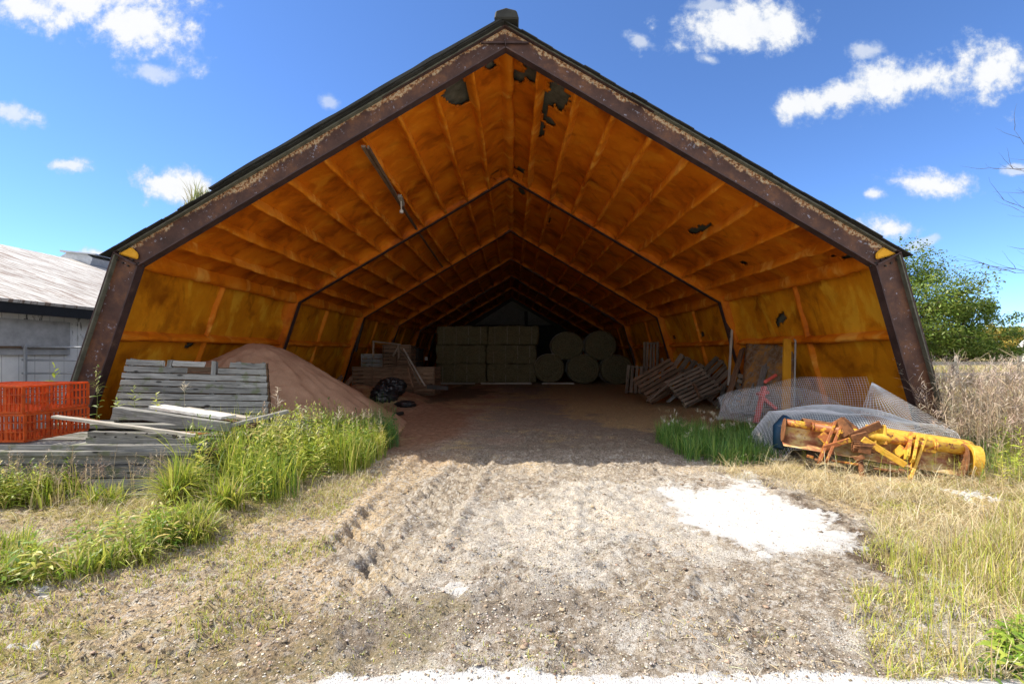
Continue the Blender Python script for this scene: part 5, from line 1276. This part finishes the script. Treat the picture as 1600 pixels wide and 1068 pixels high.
heads(b, p, hs*.95, an, ln*.8, .18, pal(n, [(.50, .40, .33), (.58, .50, .42)]), 12, .008, 1.0)
b.build('dry_weeds', M['dryplant'], kind='stuff', label='tall tan dead weeds crowding the foot of the right post', cat='weeds')
b = Blades()
p = b3(inpoly(900, [(5.3, 6.3), (6.2, 5.8), (7.4, 7), (6.6, 7.4), (5.6, 7.0)], 0, 2, 25, gpx=False)); n = len(p)
b.add(p, U_(n, .2, .5), U_(n, .006, .012), U_(n, .1, .9), pal(n, GRN+DKG), curl=.6)
p = b3(inpoly(2600, [(8, 9), (14, 7), (40, 14), (60, 40), (30, 40), (9, 16)], .3, .5, 26, gpx=False)); n = len(p)
b.add(p, U_(n, .2, .9), U_(n, .02, .05), U_(n, .1, .9), pal(n, YGR+DRY), curl=.4)
b.build('field_grass', M['plant'], kind='stuff', label='rough grass of the field beyond the right post', cat='grass')

# single weeds that stand out
def weed(name, px, py_base, d, h, label, cat, cols, nl=22, ll=.07, lw=.018, z=None, droop=.3, head=None, group=None, nst=1, w=.006, lo=.08):
    x = (px-CX)/F*d; z = GH(x, d) if z is None else z
    b = Blades(); base = np.array([[x+random.uniform(-.03, .03)*(i > 0), d+random.uniform(-.03, .03)*(i > 0), z-.01] for i in range(nst)]); hh_ = np.full(nst, h)*U_(nst, .75, 1.0) if nst > 1 else np.array([h])
    stems(b, base, hh_, pal(nst, cols), nl, ll, lw, pal(nst, cols), droop, w=w, lo=lo)
    if head is not None: heads(b, base, hh_, np.zeros(nst), np.zeros(nst), .3, pal(nst, [head]), 26, .010, 1.1)
    return b.build(name, M['plant'], origin=(x, d, z), label=label, cat=cat, group=group)
weed('tall_weed', 150, 650, 6.3, 1.32, 'tall seeding weed standing in front of the left post', 'weed', [(.22, .30, .05)], 30, .10, .02, z=.08, head=(.36, .36, .14), droop=.6)
weed('leafy_weed', 92, 590, 6.4, 1.33, 'bright green leafy shoot above the orange crate', 'weed', [(.42, .50, .07)], 9, .12, .03, z=.1, lo=.8)
weed('leafy_weed', 211, 640, 6.0, .36, 'leafy weed in front of the slatted bin, the tallest of the three', 'weed', [(.36, .44, .12)], 18, .09, .018, z=.80)
weed('leafy_weed', 184, 640, 6.0, .20, 'small leafy weed at the left end of the slatted bin', 'weed', [(.36, .46, .10)], 14, .07, .018, z=.80)
weed('leafy_weed', 245, 640, 6.1, .28, 'yellowish leafy weed near the middle of the slatted bin', 'weed', [(.45, .48, .10)], 16, .07, .02, z=.78)
weed('dry_stalk', 288, 640, 6.2, .45, 'thin dry flower stalk before the right half of the slatted bin', 'weed', [(.55, .52, .40)], 6, .04, .01, z=.75, head=(.6, .55, .45))
weed('dry_stalk', 412, 655, 6.4, .85, 'brown dry stalk at the right edge of the slatted bin', 'weed', [(.36, .28, .18)], 10, .05, .01, z=.05, head=(.42, .30, .2))
weed('goldenrod', 478, 690, 6.5, 1.0, 'pale drooping weed standing out above the clump, left of centre', 'weed', [(.55, .58, .36)], 40, .10, .018, droop=.9, nst=3)
weed('goldenrod', 462, 690, 6.55, .95, 'green weed beside the pale drooping one', 'weed', [(.30, .38, .10)], 34, .09, .016, droop=.5, nst=2)
weed('seed_stalk', 433, 690, 6.5, 1.05, 'bare stalk with a white-tipped head above the weed clump', 'weed', [(.50, .42, .28)], 3, .04, .01, head=(.75, .70, .58), w=.005)
weed('seed_stalk', 530, 700, 6.6, .80, 'pale feathery seed head near the right of the weed clump', 'weed', [(.52, .48, .3)], 4, .04, .01, head=(.66, .60, .48), w=.005)
weed('seed_stalk', 975+572, 0, 5.9, 1.45, 'single tall dry stalk rising above the tan weeds', 'weed', [(.62, .54, .40)], 14, .10, .008, w=.007)
weed('leafy_weed', 395, 655, 5.9, .62, 'bright leafy weed crowning the clump by the board ends', 'weed', [(.46, .52, .14)], 26, .09, .018, nst=3)

# weeds rooted in the roof edge
b = Blades(); tt = U_(900, 0, 1)
xr = O[1][0]+(O[2][0]-O[1][0])*(.13+.115*tt); zr = np.interp(xr, [O[1][0], O[2][0]], [O[1][1], O[2][1]])+.05
p = np.stack([xr, D0+U_(900, .0, 1.0), zr], -1); k = np.exp(-((tt-.62)/.22)**2)
b.add(p, .03+U_(900, .1, .42)*k, U_(900, .008, .02), U_(900, .1, .9), pal(900, [(.28, .33, .12), (.38, .40, .18), (.5, .46, .3)]), curl=.5)
b.build('roof_weeds', M['plant'], kind='stuff', label='small tuft of weeds growing on the left roof edge', cat='weeds')

# ------------------------------------------------------------------ trees
def tree(name, x, y, h, rx, rz, cz, label, cols, nleaf=14000, leaf=.14, seed=1, gaps=.5, nclus=60, z0=0, group=None, tr=.18):
    rs = np.random.default_rng(seed); o = thing(name, label, 'tree', (x, y, z0), group)
    bb = MB(); random.seed(seed)
    top = Vector((x, y, z0+h*.55)); bb.tube([(x, y, z0-.2), (x+.05, y, z0+h*.2), (x-.03, y+.05, z0+h*.4), top], [tr, tr*.8, tr*.6, tr*.4], 8)
    cl = []
    for i in range(nclus):
        a = rs.uniform(0, 6.28); q = rs.uniform(0, 1)**.45; e = rs.uniform(-.9, 1.5)
        c = np.array([x+rx*q*np.cos(a)*np.cos(e), y+rx*q*np.sin(a)*np.cos(e), z0+cz+rz*q*np.sin(e)]); cl.append((c, rs.uniform(.20, .42)*min(rx, rz)))
    for i, (c, r_) in enumerate(cl[:26]):
        st = Vector((x, y, z0+h*rs.uniform(.15, .5))); m_ = (st+Vector(c))/2+Vector((0, 0, rs.uniform(-.1, .3)))
        bb.tube([st, m_, Vector(c)], [tr*.35, tr*.2, .012], 5)
    bb.build('trunk', M['bark'], o, True)
    b = Blades(); per = nleaf//nclus
    for c, r_ in cl:
        v = rs.standard_normal((per, 3)); v /= np.linalg.norm(v, axis=1, keepdims=True); pos = c+v*(r_*rs.uniform(0, 1, (per, 1))**.4)*np.array([1, 1, .75])
        d = rs.standard_normal((per, 3)); d[:, 2] = d[:, 2]*.5-.1; d /= np.linalg.norm(d, axis=1, keepdims=True)
        tone = rs.uniform(.75, 1.25); b.leaves(pos, d, rs.uniform(.6, 1.2, per)*leaf, rs.uniform(.35, .6, per)*leaf, np.clip(pal(per, cols)*tone, 0, 1), .3)
    b.build('crown', M['plant'], parent=o); return o
TG = [(.16, .25, .04), (.23, .33, .06), (.10, .17, .03)]
tree('broadleaf_tree', 18.0, 21.5, 6.3, 3.6, 2.7, 3.5, 'green broadleaf tree right behind the barn corner', TG+[(.25, .30, .07)], 34000, .13, 5, nclus=150)
tree('broadleaf_tree', 21.8, 22.5, 4.2, 2.6, 1.7, 2.4, 'lower spreading tree on the right of the big broadleaf tree', TG, 18000, .13, 6, nclus=80)
tree('broadleaf_tree', 17.2, 25, 7.2, 1.7, 1.2, 6.0, 'pale-tipped tree top peeping over the right barn eave', [(.2, .26, .08), (.15, .22, .05)], 5000, .14, 8, nclus=30)
tree('far_tree', 57, 62, 4.5, 4.5, 1.9, 2.4, 'dark green tree in the far field next to the barn tree', TG, 5000, .35, 9, group='trees across the far field')
tree('far_tree', 66, 68, 4.6, 4.5, 1.9, 2.5, 'mid green tree in the middle of the far field', [(.2, .25, .06), (.14, .2, .04)], 5000, .38, 10, group='trees across the far field')
tree('far_tree', 85, 80, 7.0, 6, 2.8, 3.6, 'golden yellow tree on the far side of the field', [(.50, .40, .09), (.42, .36, .09)], 5000, .45, 11, group='trees across the far field')
tree('far_tree', 76, 78, 5.2, 5, 2.2, 3.0, 'olive tree between the green and the golden far trees', [(.3, .3, .1), (.24, .26, .06)], 5000, .45, 12, group='trees across the far field')
tree('far_tree', 98, 90, 7.5, 6, 2.8, 3.6, 'green tree beyond the pale far house', TG, 5000, .5, 14, group='trees across the far field')
tree('far_tree', 47, 60, 5.5, 4.5, 2.3, 3.0, 'dense bush hidden behind the barn tree', TG, 4000, .35, 13, group='trees across the far field')
b = Blades()
for i in range(9000):
    pass
n = 9000; xx = U_(n, -160, 190); yy = 110+U_(n, 0, 12); k = 2.2+2.6*fbm(xx*.06, yy*0, 3, 301); p = np.stack([xx, yy, k*U_(n, 0, 1)**.6], -1)
d = RNG.standard_normal((n, 3)); d /= np.linalg.norm(d, axis=1, keepdims=True); b.leaves(p, d, U_(n, .8, 1.8), U_(n, .5, 1.0), pal(n, TG+[(.3, .3, .1)]), .2)
b.build('far_wood', M['plant'], kind='stuff', label='far hedge and wood along the horizon', cat='wood')
# bare tree outside the right edge, its twigs reach into view
bt = thing('bare_tree', 'leafless tree whose thin twigs reach in at the right edge', 'tree', (14.4, 10.5, 0))
bb = MB(); random.seed(5)
bb.tube([(14.4, 10.5, -.1), (14.3, 10.5, 2), (14.4, 10.6, 4), (14.3, 10.5, 6.5)], [.16, .13, .10, .03], 8); bb.build('trunk', M['bark'], bt, True)
bb = MB()
def twig(p, d, L, r, lv):
    pts = [p]; 
    for i in range(5): d = (d+Vector((random.uniform(-.2, .2), random.uniform(-.2, .2), random.uniform(-.08, .16)))).normalized(); pts.append(pts[-1]+d*L/5)
    bb.tube(pts, [r*(1-.8*i/5) for i in range(6)], 4)
    if lv:
        for i in range(4): q = random.randint(1, 5); twig(pts[q], (d+Vector((random.uniform(-.7, .3), random.uniform(-.6, .6), random.uniform(-.5, .6)))).normalized(), L*.5, r*.5, lv-1)
for z, L in ((5.0, 2.4), (4.6, 2.4), (3.9, 2.6), (3.3, 2.6), (2.7, 2.3), (2.9, 2.2), (5.6, 2.0)): twig(Vector((14.35, 10.5, z)), Vector((-1, random.uniform(-.3, .2), random.uniform(-.1, .45))), L, .02, 2)
bb.build('branches', M['bark'], bt)
# ------------------------------------------------------------------ right background: fence, houses
fc = thing('rail_fence', 'white two-rail field fence beyond the tan weeds', 'fence', (20, 19, 0))
for (a, b_) in (((12.5, 17.5), (17.8, 18.2)), ((17.8, 18.2), (27, 19.5))):
    for z in (1.15, .72): bb = MB(); bb.board((a[0], a[1], z), (b_[0], b_[1], z), .05, .13, up=(0, 0, 1)); bb.build('rail', M['concrete'], fc)
for (x, y) in ((12.5, 17.5), (15.1, 17.85), (17.8, 18.2), (20.8, 18.62), (23.9, 19.05), (27, 19.5)): bb = MB(); bb.beam((x, y+.08, -.1), (x, y+.08, 1.45), .10, .10, up=(0, 1, 0)); bb.build('post', M['concrete'], fc, bevel=.01)
def house(x, y, lx, ly, h, rh, label, wallc, roofc, rz=0, group='houses beyond the field'):
    o = thing('house', label, 'house', (0, 0, 0), group)
    wm_ = simple('house wall', wallc, .8, .08); rm_ = simple('house roof', roofc, .8, .15)
    bb = MB(); bb.box((0, 0, h/2), (lx, ly, h)); bb.prism([Vector((-lx/2, -ly/2+.02, h)), Vector((lx/2, -ly/2+.02, h)), Vector((0, -ly/2+.02, h+rh))], (0, ly-.04, 0)); w_ = bb.build('wall', wm_, o)
    bb = MB()
    for s_ in (-1, 1): bb.prism([Vector((0, -ly/2-.3, h+rh+.02)), Vector((s_*(lx/2+.4), -ly/2-.3, h-.15)), Vector((s_*(lx/2+.4), -ly/2-.3, h)), Vector((0, -ly/2-.3, h+rh+.2))], (0, ly+.6, 0))
    bb.build('roof', rm_, o)
    for k in range(3):
        bb = MB(); bb.box((-lx/2+lx*(k+1)/4, -ly/2-.03, h*.55), (.9, .06, 1.1)); fr_ = bb.build('window', M['white'], o)
        bb = MB(); bb.box((-lx/2+lx*(k+1)/4, -ly/2-.07, h*.55), (.7, .03, .9)); bb.build('pane', M['black'], fr_)
    bb = MB(); bb.box((lx*.38, -ly/2-.03, 1.0), (.9, .06, 2.0)); bb.build('door', M['concrete'], o)
    o.location = (x, y, 0.2); o.rotation_euler = (0, 0, rz); return o
house(59.5, 45.5, 8, 10, 2.0, 1.2, 'pale house with a low gable at the right edge of the view', (.62, .60, .57), (.5, .47, .45), rz=.5)

# ------------------------------------------------------------------ loose stones, clods and straw
t_ = (1+5**.5)/2
ico = np.array([(-1, t_, 0), (1, t_, 0), (-1, -t_, 0), (1, -t_, 0), (0, -1, t_), (0, 1, t_), (0, -1, -t_), (0, 1, -t_), (t_, 0, -1), (t_, 0, 1), (-t_, 0, -1), (-t_, 0, 1)])/math.hypot(1, t_)
icf = np.array([(0, 11, 5), (0, 5, 1), (0, 1, 7), (0, 7, 10), (0, 10, 11), (1, 5, 9), (5, 11, 4), (11, 10, 2), (10, 7, 6), (7, 1, 8), (3, 9, 4), (3, 4, 2), (3, 2, 6), (3, 6, 8), (3, 8, 9), (4, 9, 5), (2, 4, 11), (6, 2, 10), (8, 6, 7), (9, 8, 1)])
def stones(n, ysel, s0, s1, cols, label, name, xr=1.25, cl=.0, seedm=0, cat='gravel'):
    y = 1.9*np.exp(RNG.uniform(0, 1, n)*math.log(ysel/1.9)); x = y*RNG.uniform(-xr, xr, n)
    if cl: k = sm(fbm(x*1.6, y*1.6, 3, 400+seedm), .38, .58) > RNG.random(n); x, y = x[k], y[k]
    wd = polydist(x, y, WHITE); k = (wd > -.05) | (RNG.random(len(x)) < .40); k &= ~((y < 2.2) & (RNG.random(len(x)) < .92)); x, y = x[k], y[k]; n = len(x)
    s = s0*(s1/s0)**(RNG.uniform(0, 1, n)**2.2)*(.7+.25*y/3)
    V_ = ico[None]*(1+RNG.uniform(-.28, .28, (n, 12, 1)))*s[:, None, None]*np.stack([U_(n, .8, 1.5), U_(n, .8, 1.4), U_(n, .25, .6)], -1)[:, None, :]
    a = U_(n, 0, 6.28); c, s_ = np.cos(a)[:, None], np.sin(a)[:, None]; V2 = V_.copy(); V2[..., 0] = V_[..., 0]*c-V_[..., 1]*s_; V2[..., 1] = V_[..., 0]*s_+V_[..., 1]*c
    V2[..., 0] += x[:, None]; V2[..., 1] += y[:, None]; V2[..., 2] += (GHv(x, y)+s*.12)[:, None]
    Fq = (icf[None]+np.arange(n)[:, None, None]*12).reshape(-1, 3); C_ = np.repeat(pal(n, cols, None, .3), 12, 0)
    o = npmesh(name, V2.reshape(-1, 3), None, M['stone'], attrs={'Col': C_}, tris=Fq, sm_=False); return tag(o, label, cat, None, 'stuff')
m, N = mat('loose stone'); col = N.n('ShaderNodeAttribute', attribute_name='Col').outputs['Color']; oc = N.n('ShaderNodeTexCoord').outputs['Object']
a = N.noise(oc, 90, 4, .7); M['stone'] = finish(m, N, N.mix(1.0, col, N.ramp(a, [(.3, .6), (.7, 1.3)]), 'MULTIPLY'), .9, a, .5, .005, spec=.15)
stones(56000, 7.2, .0022, .009, [(.52, .48, .42), (.44, .37, .29), (.52, .47, .40), (.30, .24, .18), (.60, .56, .49), (.50, .42, .33)], 'grey gravel chips scattered over the dirt drive', 'gravel')
stones(9000, 7.0, .004, .018, [(.34, .26, .19), (.42, .34, .25), (.24, .18, .13)], 'brown soil clods scattered over the drive and verges', 'soil_clods', cl=1, seedm=1, cat='soil')
b = Blades()
n = 9000; y = 2.2*np.exp(RNG.uniform(0, 1, n)*math.log(14/2.2)); x = y*RNG.uniform(-1.1, 1.1, n); k = (polydist(x, y, WHITE) > .05) & (sm(fbm(x*1.2, y*1.2, 3, 410), .4, .6)+.15*(y > 7) > RNG.random(n)); x, y = x[k], y[k]
p = np.stack([x, y, GHv(x, y)+.006], -1); n = len(p); a = U_(n, 0, 6.28); d = np.stack([np.cos(a), np.sin(a), U_(n, -.02, .12)], -1)
b.leaves(p, d, U_(n, .03, .12), U_(n, .002, .004), pal(n, DRY), .03)
b.build('loose_straw', M['dryplant'], kind='stuff', label='loose bits of straw scattered on the drive and barn floor', cat='straw')
